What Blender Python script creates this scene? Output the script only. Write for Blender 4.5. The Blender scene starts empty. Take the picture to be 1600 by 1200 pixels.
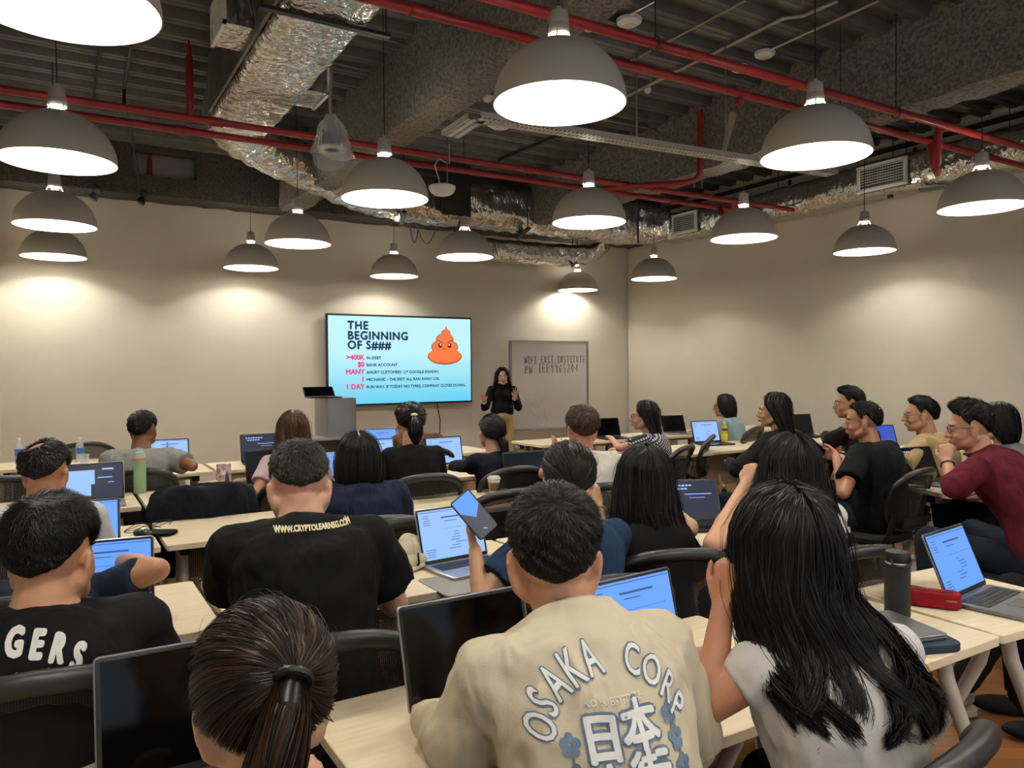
import bpy, bmesh, math, random
import numpy as np
from mathutils import Vector, Matrix, Euler, noise
R3 = np.array([[0.85524648, -0.51814798, -0.00872499], [-0.017228, -0.01160109, -0.99978428], [0.51793498, 0.85521231, -0.01884844]])
FPX, CH = 1188.0, 1.5
sc = bpy.context.scene
# ---------------------------------------------------------------- camera, world, exposure
cd = bpy.data.cameras.new('camera'); cam = bpy.data.objects.new('camera', cd); sc.collection.objects.link(cam)
M = Matrix.Identity(4)
for i in range(3):
    M[i][0] = R3[0][i]; M[i][1] = -R3[1][i]; M[i][2] = -R3[2][i]
M[2][3] = CH
cam.matrix_world = M
cd.sensor_width = 36; cd.lens = 36 * FPX / 1600; cd.clip_start = .05; cd.clip_end = 60
sc.camera = cam
w = bpy.data.worlds.new('world'); sc.world = w; w.use_nodes = True
w.node_tree.nodes['Background'].inputs[0].default_value = (.62, .66, .74, 1)
w.node_tree.nodes['Background'].inputs[1].default_value = .8
sc.view_settings.view_transform = 'Standard'; sc.view_settings.look = 'None'
sc.view_settings.exposure = 0.35; sc.view_settings.gamma = 1; sc.view_settings.use_curve_mapping = False
LAMP_W = 40.0
rnd = random.Random(7); nr = np.random.RandomState(11)
# ---------------------------------------------------------------- helpers
def U(u, v, d):
    r = R3.T @ np.array([(u - 800) / FPX, (v - 600) / FPX, 1.0]); return np.array([0, 0, CH]) + d * r
def T(u, v, z=.73):
    r = R3.T @ np.array([(u - 800) / FPX, (v - 600) / FPX, 1.0]); return np.array([0, 0, CH]) + (z - CH) / r[2] * r
def A3(*a): return np.array(a, float)
def nrm(v):
    v = np.asarray(v, float); return v / max(np.linalg.norm(v), 1e-9)
def azv(a): a = math.radians(a); return A3(math.sin(a), math.cos(a), 0)   # azimuth 0 = towards the front wall
def srgb(*c):
    if len(c) == 1 and isinstance(c[0], str):
        h = c[0]; c = [int(h[i:i + 2], 16) for i in (0, 2, 4)]
    return tuple((x / 255 / 12.92) if x / 255 <= .04045 else ((x / 255 + .055) / 1.055) ** 2.4 for x in c) + (1,)
MAT = {}
def mat(name, col=(.8, .8, .8, 1), rough=.5, metal=0, bump=0, bscale=80, bstretch=None, noise_col=None, nscale=4, emis=None, estr=1, sss=0, coat=0, trans=0, alpha=1, sheen=0, island=None, spec=None, wr=0, wscale=9):
    if name in MAT: return MAT[name]
    m = bpy.data.materials.new(name); m.use_nodes = True; nt = m.node_tree; N = nt.nodes; L = nt.links; b = N['Principled BSDF']
    if isinstance(col, str): col = srgb(col)
    b.inputs['Base Color'].default_value = col; b.inputs['Roughness'].default_value = rough; b.inputs['Metallic'].default_value = metal
    if spec is not None: b.inputs['Specular IOR Level'].default_value = spec
    if emis is not None:
        b.inputs['Emission Color'].default_value = srgb(emis) if isinstance(emis, str) else emis; b.inputs['Emission Strength'].default_value = estr
    if sss: b.inputs['Subsurface Weight'].default_value = sss; b.inputs['Subsurface Radius'].default_value = (.01, .004, .002); b.inputs['Subsurface Scale'].default_value = 1
    if coat: b.inputs['Coat Weight'].default_value = coat
    if sheen: b.inputs['Sheen Weight'].default_value = sheen
    if trans: b.inputs['Transmission Weight'].default_value = trans
    b.inputs['Alpha'].default_value = alpha
    tc = N.new('ShaderNodeTexCoord')
    def coords(s):
        mp = N.new('ShaderNodeMapping'); L.new(tc.outputs['Object'], mp.inputs[0]); mp.inputs['Scale'].default_value = s; return mp.outputs[0]
    if noise_col is not None:
        nz = N.new('ShaderNodeTexNoise'); L.new(coords(bstretch or (1, 1, 1)), nz.inputs['Vector']); nz.inputs['Scale'].default_value = nscale; nz.inputs['Detail'].default_value = 6
        rp = N.new('ShaderNodeValToRGB'); L.new(nz.outputs[0], rp.inputs[0]); rp.color_ramp.elements[0].position = .35; rp.color_ramp.elements[1].position = .68
        rp.color_ramp.elements[0].color = col; rp.color_ramp.elements[1].color = srgb(noise_col) if isinstance(noise_col, str) else noise_col
        L.new(rp.outputs[0], b.inputs['Base Color'])
    if island is not None:
        g = N.new('ShaderNodeNewGeometry'); rp = N.new('ShaderNodeValToRGB'); L.new(g.outputs['Random Per Island'], rp.inputs[0])
        rp.color_ramp.elements[0].color = col; rp.color_ramp.elements[1].color = srgb(island) if isinstance(island, str) else island; rp.color_ramp.elements[0].position = .3
        L.new(rp.outputs[0], b.inputs['Base Color'])
    last = None
    if wr:
        nz = N.new('ShaderNodeTexNoise'); L.new(coords((1, 1, .45)), nz.inputs['Vector']); nz.inputs['Scale'].default_value = wscale; nz.inputs['Detail'].default_value = 2; nz.inputs['Distortion'].default_value = .6
        bp = N.new('ShaderNodeBump'); bp.inputs['Strength'].default_value = wr; bp.inputs['Distance'].default_value = .03; L.new(nz.outputs[0], bp.inputs['Height']); last = bp
    if bump:
        nz = N.new('ShaderNodeTexNoise'); L.new(coords(bstretch or (1, 1, 1)), nz.inputs['Vector']); nz.inputs['Scale'].default_value = bscale; nz.inputs['Detail'].default_value = 5
        bp = N.new('ShaderNodeBump'); bp.inputs['Strength'].default_value = bump; bp.inputs['Distance'].default_value = .01; L.new(nz.outputs[0], bp.inputs['Height'])
        if last: L.new(last.outputs[0], bp.inputs['Normal'])
        last = bp
    if last: L.new(last.outputs[0], b.inputs['Normal'])
    MAT[name] = m; return m
class MB:
    """collects closed shapes into one mesh"""
    def __init__(s): s.v = []; s.f = []; s.n = 0; s.mi = []; s.cm = 0
    def add(s, v, f):
        v = np.asarray(v, float).reshape(-1, 3); s.v.append(v); n = s.n
        s.f += [tuple(int(i) + n for i in q) for q in f]; s.mi += [s.cm] * len(f); s.n += len(v); return s
    def box(s, c, d, rot=None):
        c = A3(*c); h = A3(*d) / 2; P = np.array([[x, y, z] for x in (-1, 1) for y in (-1, 1) for z in (-1, 1)]) * h
        if rot is not None: P = P @ np.array(rot.to_matrix() if isinstance(rot, Euler) else rot).T
        return s.add(P + c, [(0, 1, 3, 2), (4, 6, 7, 5), (0, 4, 5, 1), (2, 3, 7, 6), (0, 2, 6, 4), (1, 5, 7, 3)])
    def rbox(s, c, d, r=.01, n=3, rot=None):
        """box with rounded vertical corners and small chamfer"""
        h = A3(*d) / 2; r = min(r, h[0] * .99, h[1] * .99); ring = []
        for cx, cy, a0 in ((1, 1, 0), (-1, 1, 90), (-1, -1, 180), (1, -1, 270)):
            for i in range(n + 1):
                a = math.radians(a0 + 90 * i / n); ring.append((cx * (h[0] - r) + r * math.cos(a), cy * (h[1] - r) + r * math.sin(a)))
        ring = np.array(ring); ch = min(.002, h[2] * .4, r * .5); secs = []
        for z, k in ((-h[2], ch), (-h[2] + ch, 0), (h[2] - ch, 0), (h[2], ch)):
            q = ring * (1 - k / np.maximum(np.abs(ring).max(0), 1e-6)); secs.append(np.c_[q, np.full(len(q), z)])
        P = np.array(secs)
        if rot is not None: P = P @ np.array(rot.to_matrix() if isinstance(rot, Euler) else rot).T
        return s.skin(P + A3(*c))
    def skin(s, P, cap=True, close=True):
        P = np.asarray(P, float); k, n = P.shape[:2]; F = []
        for i in range(k - 1):
            for j in range(n if close else n - 1):
                a, b = i * n + j, i * n + (j + 1) % n; F.append((a, b, b + n, a + n))
        if cap: F.append(tuple(range(n - 1, -1, -1))); F.append(tuple((k - 1) * n + j for j in range(n)))
        return s.add(P.reshape(-1, 3), F)
    def frame(s, d):
        d = nrm(d); h = A3(0, 0, 1) if abs(d[2]) < .9 else A3(1, 0, 0); x = nrm(np.cross(h, d)); return x, np.cross(d, x)
    def cone(s, a, b, ra, rb=None, n=12, cap='round', sq=1.0, xax=None):
        a = np.asarray(a, float); b = np.asarray(b, float); rb = ra if rb is None else rb; d = nrm(b - a); x, y = s.frame(d)
        if xax is not None: x = nrm(xax - d * np.dot(xax, d)); y = np.cross(d, x)
        th = np.linspace(0, 2 * np.pi, n, endpoint=False); ci = np.outer(np.cos(th), x) + np.outer(np.sin(th), y) * sq; secs = []
        if cap == 'round':
            for t in (-80, -55, -28): t = math.radians(t); secs.append(a + ci * ra * math.cos(t) + d * ra * math.sin(t))
        secs += [a + ci * ra, b + ci * rb]
        if cap == 'round':
            for t in (28, 55, 80): t = math.radians(t); secs.append(b + ci * rb * math.cos(t) + d * rb * math.sin(t))
        return s.skin(secs)
    def tube(s, pts, r, n=8, close=False):
        pts = np.asarray(pts, float); k = len(pts); rr = np.broadcast_to(np.asarray(r, float), (k,)); secs = []; x = None
        for i in range(k):
            d = nrm(pts[(i + 1) % k if close else min(i + 1, k - 1)] - pts[(i - 1) % k if close else max(i - 1, 0)])
            if x is None: x, y = s.frame(d)
            x = nrm(x - d * np.dot(x, d)); y = np.cross(d, x); th = np.linspace(0, 2 * np.pi, n, endpoint=False)
            secs.append(pts[i] + rr[i] * (np.outer(np.cos(th), x) + np.outer(np.sin(th), y)))
        if close: secs.append(secs[0]); return s.skin(secs, cap=False)
        return s.skin(secs)
    def ell(s, c, r, Rm=None, n=16, m=10):
        th = np.linspace(0, 2 * np.pi, n, endpoint=False); secs = []
        for p in np.linspace(-89.5, 89.5, m): p = math.radians(p); secs.append(np.c_[np.cos(th) * math.cos(p), np.sin(th) * math.cos(p), np.full(n, math.sin(p))] * A3(*r))
        P = np.array(secs)
        if Rm is not None: P = P @ np.asarray(Rm).T
        return s.skin(P + A3(*c))
    def lathe(s, c, prof, n=24, Rm=None):
        th = np.linspace(0, 2 * np.pi, n, endpoint=False); P = np.array([[[r * math.cos(t), r * math.sin(t), z] for t in th] for r, z in prof])
        if Rm is not None: P = P @ np.asarray(Rm).T
        return s.skin(P + A3(*c), cap=prof[0][0] > 1e-4)
    def loft(s, secs, n=20):
        """secs: (centre, half width, half depth, right vec, fwd vec)"""
        th = np.linspace(0, 2 * np.pi, n, endpoint=False); P = []
        for c, a, b, x, y in secs: P.append(np.asarray(c) + np.outer(np.sign(np.cos(th)) * np.abs(np.cos(th)) ** .85 * a, x) + np.outer(np.sin(th) * b, y))
        return s.skin(P)
    def build(s, name, m, parent=None, smooth=True, org=None):
        me = bpy.data.meshes.new(name)
        V = np.concatenate(s.v) if s.v else np.zeros((0, 3))
        if org is None and parent is not None: org = parent.get('_org')
        if org is not None: V = V - A3(*org)
        me.from_pydata(V.tolist(), [], s.f); me.update()
        o = bpy.data.objects.new(name, me); sc.collection.objects.link(o)
        for mm in (m if isinstance(m, (list, tuple)) else [m]): me.materials.append(mm)
        if isinstance(m, (list, tuple)): me.polygons.foreach_set('material_index', s.mi)
        if smooth:
            me.polygons.foreach_set('use_smooth', [True] * len(me.polygons))
            try: me.set_sharp_from_angle(angle=math.radians(38))
            except Exception: pass
        if parent is not None:
            o.parent = parent
            if org is not None: ORG[o.name] = tuple(org)
        if org is not None: o['_org'] = list(map(float, org))
        return o
ORG = {}
def tag(o, label=None, cat=None, group=None, kind=None):
    if label: o['label'] = label
    if cat: o['category'] = cat
    if group: o['group'] = group
    if kind: o['kind'] = kind
    return o
def thing(name, label, cat, loc=(0, 0, 0), az=0, group=None, worldgeo=False):
    o = bpy.data.objects.new(name, None); sc.collection.objects.link(o); o.location = [float(x) for x in loc]; o.rotation_euler = (0, 0, -math.radians(az)); o.empty_display_size = .1
    if worldgeo: o['_org'] = [float(x) for x in loc]
    return tag(o, label, cat, group)
def solo(mb, name, m, label, cat, group=None, loc=None, smooth=True):
    o = mb.build(name, m, None, smooth, org=loc)
    if loc is not None: o.location = [float(x) for x in loc]
    return tag(o, label, cat, group)
def dup(root, loc, az, label, group=None):
    def cp(o, p):
        c = o.copy(); sc.collection.objects.link(c)
        if p is not None: c.parent = p
        for ch in list(o.children): cp(ch, c)
        return c
    r = cp(root, None); r.location = [float(x) for x in loc]; r.rotation_euler = (0, 0, -math.radians(az)); r['label'] = label
    if group: r['group'] = group
    return r
def struct(mb, name, m, smooth=False):
    o = mb.build(name, m, None, smooth); o['kind'] = 'structure'; return o
def text_mesh(txt, size, extrude=0, align='CENTER', font=None, spacing=1.0):
    cu = bpy.data.curves.new('t', 'FONT'); cu.body = txt; cu.size = size; cu.align_x = align; cu.space_character = spacing; cu.resolution_u = 3; cu.extrude = extrude
    o = bpy.data.objects.new('t', cu); sc.collection.objects.link(o); bpy.context.view_layer.update()
    me = bpy.data.meshes.new_from_object(o.evaluated_get(bpy.context.evaluated_depsgraph_get()))
    V = np.array([v.co[:] for v in me.vertices]).reshape(-1, 3); F = [tuple(p.vertices) for p in me.polygons]
    bpy.data.objects.remove(o); bpy.data.curves.remove(cu); bpy.data.meshes.remove(me); return V, F
def bold(V, F, k, mb, Mx):
    """adds text several times slightly offset for weight"""
    for dx, dy in ((0, 0), (k, 0), (-k, 0), (0, k), (0, -k)) if k else ((0, 0),):
        P = V + A3(dx, dy, 0); P[:, 2] += (dx * .3 + dy * .1) * .02; mb.add(Mx(P), F)
# ---------------------------------------------------------------- materials
m_wall = mat('wall_paint', 'd0c9b9', .75, bump=.15, bscale=60, noise_col='d5cebf', nscale=1.5)
m_deck = mat('galvanised_deck', '5b5955', .5, .35, bump=.5, bscale=35, noise_col='6b6963', nscale=9)
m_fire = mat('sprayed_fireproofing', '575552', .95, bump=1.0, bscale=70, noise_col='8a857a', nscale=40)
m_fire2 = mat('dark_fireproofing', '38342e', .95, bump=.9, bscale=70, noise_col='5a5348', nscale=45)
m_foil = mat('aluminium_foil_wrap', 'cfccc6', .22, .95, bump=1.0, bscale=9, wr=1.0, wscale=14)
m_galv = mat('duct_sheet', '77746d', .45, .7, noise_col='5d5a54', nscale=5)
m_red = mat('red_pipe_paint', '8f1c1f', .42, noise_col='7c181b', nscale=12)
m_steel = mat('zinc_steel', '9a9994', .35, .85)
m_dsteel = mat('dark_steel', '35332f', .5, .6)
m_black = mat('black_plastic', '0c0c0d', .45)
m_blackm = mat('matt_black', '101011', .75)
m_white = mat('white_plastic', 'd8d6d0', .4)
m_wood = mat('maple_laminate', 'dccaa8', .42, bump=.03, bscale=30, bstretch=(1, 12, 6), noise_col='e6d6b8', nscale=5)
m_edge = mat('table_edge', 'd2bc94', .5)
m_cream = mat('cream_powder_coat', 'c9c2b2', .4)
m_silver = mat('silver_aluminium', 'aeaeb0', .35, .8)
m_space = mat('grey_aluminium', '77787b', .4, .8)
m_key = mat('laptop_keys', '151517', .5)
m_lampg = mat('lamp_grey', 'bab4a8', .6)
m_lampin = mat('lamp_white_enamel', 'fbfbf6', .5)
m_bulb = mat('lit_bulb', 'ffffff', .5, emis='fff6e2', estr=60)
def perf(name, col, rough, scale, hole, metal=0, stretch=(1, 1, 1)):
    m = mat(name, col, rough, metal); nt = m.node_tree; N = nt.nodes; L = nt.links; b = N['Principled BSDF']; out = N['Material Output']
    tc = N.new('ShaderNodeTexCoord'); mp = N.new('ShaderNodeMapping'); mp.inputs['Scale'].default_value = [scale * s for s in stretch]; L.new(tc.outputs['UV'], mp.inputs[0])
    vo = N.new('ShaderNodeTexVoronoi'); vo.voronoi_dimensions = '2D'; vo.inputs['Scale'].default_value = 1; vo.inputs['Randomness'].default_value = 0; L.new(mp.outputs[0], vo.inputs['Vector'])
    lt = N.new('ShaderNodeMath'); lt.operation = 'LESS_THAN'; lt.inputs[1].default_value = hole; L.new(vo.outputs['Distance'], lt.inputs[0])
    tr = N.new('ShaderNodeBsdfTransparent'); mx = N.new('ShaderNodeMixShader'); L.new(lt.outputs[0], mx.inputs[0]); L.new(b.outputs[0], mx.inputs[1]); L.new(tr.outputs[0], mx.inputs[2]); L.new(mx.outputs[0], out.inputs[0])
    return m
m_mesh = perf('chair_mesh_fabric', '0b0b0c', .8, 190, .24)
m_perf = perf('perforated_panel', '9a8f7c', .5, 95, .30, .2)
m_tray = perf('perforated_tray', 'bdbab2', .45, 30, .24, .5, (1, .6, 1))
def uvgrid(o, ax=(0, 2)):
    me = o.data; uv = me.uv_layers.new(name='uv'); co = np.zeros(len(me.vertices) * 3); me.vertices.foreach_get('co', co); co = co.reshape(-1, 3)
    li = np.zeros(len(me.loops), int); me.loops.foreach_get('vertex_index', li); uv.data.foreach_set('uv', co[li][:, list(ax)].ravel()); return o
# ================================================================ ROOM SHELL
XW0, XW1, YW, ZD = -.46, 8.03, 9.62, 4.06
m_floor = mat('oak_parquet', '6b4423', .45)
nt = m_floor.node_tree; N = nt.nodes; L = nt.links; b = N['Principled BSDF']
tc = N.new('ShaderNodeTexCoord'); mp = N.new('ShaderNodeMapping'); mp.inputs['Rotation'].default_value = (0, 0, .6); L.new(tc.outputs['Object'], mp.inputs[0])
bk = N.new('ShaderNodeTexBrick'); bk.inputs['Scale'].default_value = 1; bk.inputs['Brick Width'].default_value = .55; bk.inputs['Row Height'].default_value = .09; bk.inputs['Mortar Size'].default_value = .0015
bk.inputs['Color1'].default_value = srgb('8a5a2c'); bk.inputs['Color2'].default_value = srgb('6b421f'); bk.inputs['Mortar'].default_value = srgb('3a2412'); L.new(mp.outputs[0], bk.inputs[0]); L.new(bk.outputs[0], b.inputs['Base Color'])
struct(MB().box(((XW0 + XW1) / 2, 3.4, -.05), (XW1 - XW0 + 4, 12.6, .1)), 'floor', m_floor)
# front wall, right wall, left wall return
struct(MB().box(((XW0 + XW1) / 2, YW + .1, 2.05), (XW1 - XW0 + .4, .2, 4.3)), 'wall_front', m_wall)
struct(MB().box((XW1 + .1, 3.4, 2.05), (.2, 12.4, 4.3)), 'wall_right', m_wall)
struct(MB().box((XW0 - .1, 8.2, 2.05), (.2, 2.9, 4.3)).box((XW0 - .55, 6.75, 2.05), (1.0, .2, 4.3)).box((XW0 - 1.05, 1.9, 2.05), (.2, 9.8, 4.3)), 'wall_left', m_wall)
struct(MB().rbox((XW0 + .02, 7.9, 1.55), (.05, .12, 3.1), .01), 'trim_1', mat('white_frame', 'd9d3c4', .5))
struct(MB().box(((XW0 + XW1) / 2, YW - .008, .05), (XW1 - XW0, .016, .1)), 'baseboard_front', mat('skirting', 'b9ad97', .6))
struct(MB().box((XW1 - .008, 4, .05), (.016, 11, .1)), 'baseboard_right', MAT['skirting'])
# corrugated metal deck, ribs run across the room
mb = MB(); ys = []; y = -3.0
prof = []
while y < YW + .1:
    prof += [(y, ZD), (y + .10, ZD), (y + .125, ZD - .07), (y + .145, ZD - .07), (y + .15, ZD - .062), (y + .185, ZD - .062), (y + .19, ZD - .07), (y + .225, ZD - .07), (y + .25, ZD)]; y += .3
x0, x1 = XW0 - 1.1, XW1 + .1
V = [(x, yy, zz) for yy, zz in prof for x in (x0, x1)]; n = len(prof)
F = [(2 * i, 2 * i + 1, 2 * i + 3, 2 * i + 2) for i in range(n - 1)]
V2 = [(x, prof[i][0], ZD + .12) for i in (0, n - 1) for x in (x0, x1)]; k = len(V)
F += [(k, k + 1, 1, 0)[::-1], (k + 2, k + 3, 2 * n - 1, 2 * n - 2), (k, k + 2, k + 3, k + 1)]
mb.add(V + V2, F); struct(mb, 'ceiling', m_deck)
def rough_beam(name, x0, x1, y0, y1, z0, z1, m, seg=.12, amp=.012, lab=None):
    """fireproofed steel beam with an uneven sprayed skin"""
    lx, ly = x1 - x0, y1 - y0; along = 1 if ly > lx else 0; Ln = max(lx, ly); Wd = min(lx, ly); H = z1 - z0
    ring = [(-.5, 1), (-.5, .75), (-.5, .5), (-.5, .25), (-.5, .06), (-.46, 0), (-.2, -.01), (.2, -.01), (.46, 0), (.5, .06), (.5, .25), (.5, .5), (.5, .75), (.5, 1)]
    secs = []
    for i in range(int(Ln / seg) + 2):
        t = min(i * seg, Ln); q = []
        for a, c in ring:
            j = nr.uniform(-amp, amp, 3)
            p = ((x0 + x1) / 2 + a * Wd, y0 + t, z0 + c * H) if along else (x0 + t, (y0 + y1) / 2 + a * Wd, z0 + c * H)
            q.append(A3(*p) + j * A3(1, 1, 1) * (1 if c < .99 else 0))
        secs.append(q)
    mb = MB().skin(secs); return struct(mb, name, m, True)
rough_beam('beam_1', 2.34, 2.63, -2, 9.15, 3.41, ZD, m_fire)
rough_beam('beam_2', 5.39, 5.70, -2, 9.15, 3.41, ZD, m_fire)
# haunches of spray where the deck meets the beams
# front soffit with its rectangular hole
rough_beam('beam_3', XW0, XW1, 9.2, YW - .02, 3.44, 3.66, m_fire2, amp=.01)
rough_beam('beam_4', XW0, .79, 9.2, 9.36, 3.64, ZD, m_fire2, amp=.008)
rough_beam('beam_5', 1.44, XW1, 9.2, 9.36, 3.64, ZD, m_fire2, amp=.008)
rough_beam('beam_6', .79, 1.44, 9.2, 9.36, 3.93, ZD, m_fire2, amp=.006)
# right hand wall: dark cut edge of plaster and a light channel high up
struct(MB().box((XW1 - .05, 4.2, 3.90), (.1, 10.6, .03)), 'trim_2', mat('cut_edge', '2a2c2c', .9))
# ================================================================ PENDANT LAMPS
def make_lamp():
    r = thing('pendant_lamp', 'x', 'pendant lamp', group='pendant lamps')
    mb = MB(); R_, H = .300, .285; pr = []
    for i in range(13):
        a = math.radians(90 * i / 12 * .86); pr.append((R_ * math.cos(a), H * math.sin(a)))
    pr = [(R_ * 1.0, 0)] + pr[1:]
    inner = [(max(x - .006, .001), z - .003) for x, z in pr]; inner[0] = (R_ - .005, 0)
    mb.lathe((0, 0, 0), pr[::1] + inner[::-1] + [pr[0]], 48); mb2 = mb
    o = MB(); o.lathe((0, 0, 0), pr, 48); o2 = o.build('shade', [m_lampg, m_lampin], r)
    # inner lining, rim lip
    me = MB(); me.cm = 0; th = 48
    bm = MB(); bm.skin([[(x * math.cos(t), x * math.sin(t), z) for t in np.linspace(0, 2 * np.pi, 48, endpoint=False)] for x, z in pr], cap=False)
    bm.cm = 1; bm.skin([[(x * math.cos(t), x * math.sin(t), z) for t in np.linspace(0, 2 * np.pi, 48, endpoint=False)] for x, z in inner], cap=False)
    bm.cm = 0; bm.skin([[(x * math.cos(t), x * math.sin(t), 0) for t in np.linspace(0, 2 * np.pi, 48, endpoint=False)] for x in (R_, R_ - .005)], cap=False)
    bpy.data.objects.remove(o2); bm.build('shade', [m_lampg, m_lampin], r)
    zt = pr[-1][1]; rt = pr[-1][0]
    for i in range(4):
        a = math.pi / 4 + i * math.pi / 2; MB().cone((rt * math.cos(a), rt * math.sin(a), zt - .004), (.038 * math.cos(a), .038 * math.sin(a), zt + .045), .005, .004, 6).build('bracket', m_lampin, r)
    MB().lathe((0, 0, 0), [(.001, zt + .03), (.03, zt + .03), (.048, zt + .032), (.05, zt + .036), (.046, zt + .075), (.044, zt + .078), (.045, zt + .082), (.042, zt + .13), (.036, zt + .138), (.012, zt + .142), (.011, zt + .16), (.001, zt + .161)], 28).build('lamp_holder', mat('holder_grey', 'a7a298', .5), r)
    MB().lathe((0, 0, 0), [(.001, zt - .10), (.03, zt - .095), (.045, zt - .06), (.042, zt - .035), (.026, zt + .0), (.022, zt + .03), (.001, zt + .03)], 20).build('bulb', m_bulb, r)
    MB().cone((0, 0, zt + .15), (0, 0, ZD - 2.687 - .03), .0035, n=6).build('cord', m_blackm, r)
    li = bpy.data.lights.new('lamp_light', 'POINT'); li.energy = LAMP_W; li.color = (1, .955, .88); li.shadow_soft_size = .065; lo = bpy.data.objects.new('lamp_light', li); sc.collection.objects.link(lo); lo.parent = r; lo.location = (0, 0, zt - .085)
    return r
ZR = 2.687
lamps = [(3.29, 4.71, 'largest fully visible grey dome lamp, hanging under two red pipes at top centre'), (3.33, 8.29, 'grey dome lamp hanging right of the light wrapped in plastic'),
 (3.31, 11.84, 'grey dome lamp hanging where the foil duct bends'), (6.25, 11.88, 'grey dome lamp hanging in front of the dark flat duct plate'), (6.20, 14.98, 'small grey dome lamp hanging straight above the big screen'),
 (11.35, 15.51, 'smallest grey dome lamp, hanging above the whiteboard'), (6.26, 8.29, 'grey dome lamp hanging under the bend of a red riser pipe'), (6.19, 4.67, 'large grey dome lamp hanging below the sprayed beam at the right'),
 (9.13, 8.17, 'grey dome lamp hanging beside the small square air grille'), (12.04, 8.10, 'grey dome lamp hanging below the large air grille on the right wall duct'), (11.44, 12.79, 'grey dome lamp hanging just right of the room corner'),
 (10.04, 5.14, 'grey dome lamp cut by the right edge of the picture'), (.09, 8.31, 'large grey dome lamp on a double cord, second from the top at left'), (.08, 11.92, 'grey dome lamp in the left column, directly under the double cord one'),
 (.07, 15.10, 'lowest lamp of the left column, half hidden by the dome above it'), (3.30, 15.03, 'small grey dome lamp hanging left of the screen against the bare wall'), (.08, 4.79, 'huge bright dome lamp cut off at the top left corner')]
lamps += [(.08, 1.25, 'dome lamp out of view above the ponytail'), (3.25, .95, 'dome lamp out of view above the cream shirt'), (6.2, .6, 'dome lamp out of view at the near right'), (9.2, 1.2, 'dome lamp out of view by the right wall'), (.08, -2.4, 'dome lamp out of view behind on the left'), (3.25, -2.4, 'dome lamp out of view behind in the middle'), (6.4, -2.4, 'dome lamp out of view behind on the right')]  # unseen lamps carrying the grid on, added to brighten the dim near rows
l0 = None
for X, Y, lab in lamps:
    if l0 is None: l0 = make_lamp(); l0.location = (X * .6, Y * .6, ZR); l0['label'] = lab
    else: dup(l0, (X * .6, Y * .6, ZR), rnd.uniform(0, 90), lab)
# ================================================================ SERVICES UNDER THE CEILING
def PT(u, v, ax, val):
    r = R3.T @ np.array([(u - 800) / FPX, (v - 600) / FPX, 1.0]); o = A3(0, 0, CH); return o + (val - o[ax]) / r[ax] * r
def pipe(name, pts, r, m, label, cat, group=None, extras=None, n=14):
    t = thing(name, label, cat, pts[0], worldgeo=True, group=group); MB().tube(pts, r, n).build('pipe_run', m, t)
    for nm, mb, mm in (extras or []): mb.build(nm, mm, t)
    return t
ZP = 3.3
def coupling(x, y, z=ZP, r=.034): return MB().cone((x - .04, y, z), (x + .04, y, z), r, n=14, cap='flat')
def drop(x, y, z0, z1, r=.02): return MB().cone((x, y, z0), (x, y, z1), r, n=12).lathe((x, y, z1), [(.001, 0), (.028, 0), (.03, .02), (.012, .03), (.001, .05)], 12)
def hanger(x, y, z, r=.03):
    th = np.linspace(0, 2 * np.pi, 14, endpoint=False); return MB().tube([(x, y + (r + .004) * math.sin(t), z + (r + .004) * math.cos(t) * 1.25) for t in th], .004, 6, close=True).cone((x, y, z + r), (x, y, ZD), .004, n=6)
e = [('coupling', coupling(x, 3.23), m_red) for x in (.9, 4.05, 5.35)] + [('hanger', hanger(x, 3.22, ZP), m_dsteel) for x in (2.9, 5.15)]
pipe('sprinkler_pipe', [(XW0 - 1, 3.23, ZP), (6.6, 3.21, ZP), (7.55, 3.2, ZP), (7.9, 3.2, ZP - .03)], .027, m_red, 'nearer red sprinkler pipe of the upper pair, running to the top right', 'pipe', extras=e)
e = [('coupling', coupling(x, 3.52), m_red) for x in (1.6, 4.6)] + [('hanger', hanger(x, 3.52, ZP), m_dsteel) for x in (4.95,)] + [('sprinkler_head', drop(3.9, 3.52, ZP - .03, ZP - .07), m_red)]
x = 5.82; e.append(('u_bend', MB().tube([(x, 3.21, ZP), (x, 3.3, ZP), (x, 3.3, ZP - .02), (x, 3.31, ZP - .25), (x + .02, 3.33, ZP - .28), (x + .2, 3.42, ZP - .27), (x + .23, 3.45, ZP - .24), (x + .25, 3.5, ZP - .03), (x + .25, 3.52, ZP)], .03, 12), m_red))
pipe('sprinkler_pipe', [(XW0 - 1, 3.53, ZP), (6.2, 3.51, ZP), (7.6, 3.5, ZP)], .026, m_red, 'farther red pipe of the upper pair, ending in a U bend at right', 'pipe', extras=e)
e = [('coupling', coupling(x, 5.80), m_red) for x in (1.05, 3.7, 5.2)]
e.append(('riser', MB().tube([(4.55, 6.1, ZP - .02), (4.6, 6.02, ZP - .03), (5.22, 5.4, ZP - .02), (5.3, 5.33, ZP + .0), (5.33, 5.3, ZP + .06), (5.33, 5.3, ZP + .5), (5.33, 5.3, ZD - .1)], .027, 12), m_red))
e.append(('sprinkler_head', MB().cone((.87, 5.8, ZP), (.87, 5.8, 3.72), .026, n=12).cone((.87, 5.8, 3.72), (.87, 5.8, 3.80), .017, n=10).cone((.87, 5.8, 3.8), (.87, 5.8, 3.84), .008, n=8), m_red))
pipe('sprinkler_pipe', [(XW0 - 1, 5.80, ZP), (6.3, 5.80, ZP), (7.3, 5.8, ZP)], .026, m_red, 'nearer red sprinkler pipe of the lower pair, with an upright riser at the left', 'pipe', extras=e)
e = [('coupling', coupling(x, 6.12), m_red) for x in (.85, 4.5, 5.75)]
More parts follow.
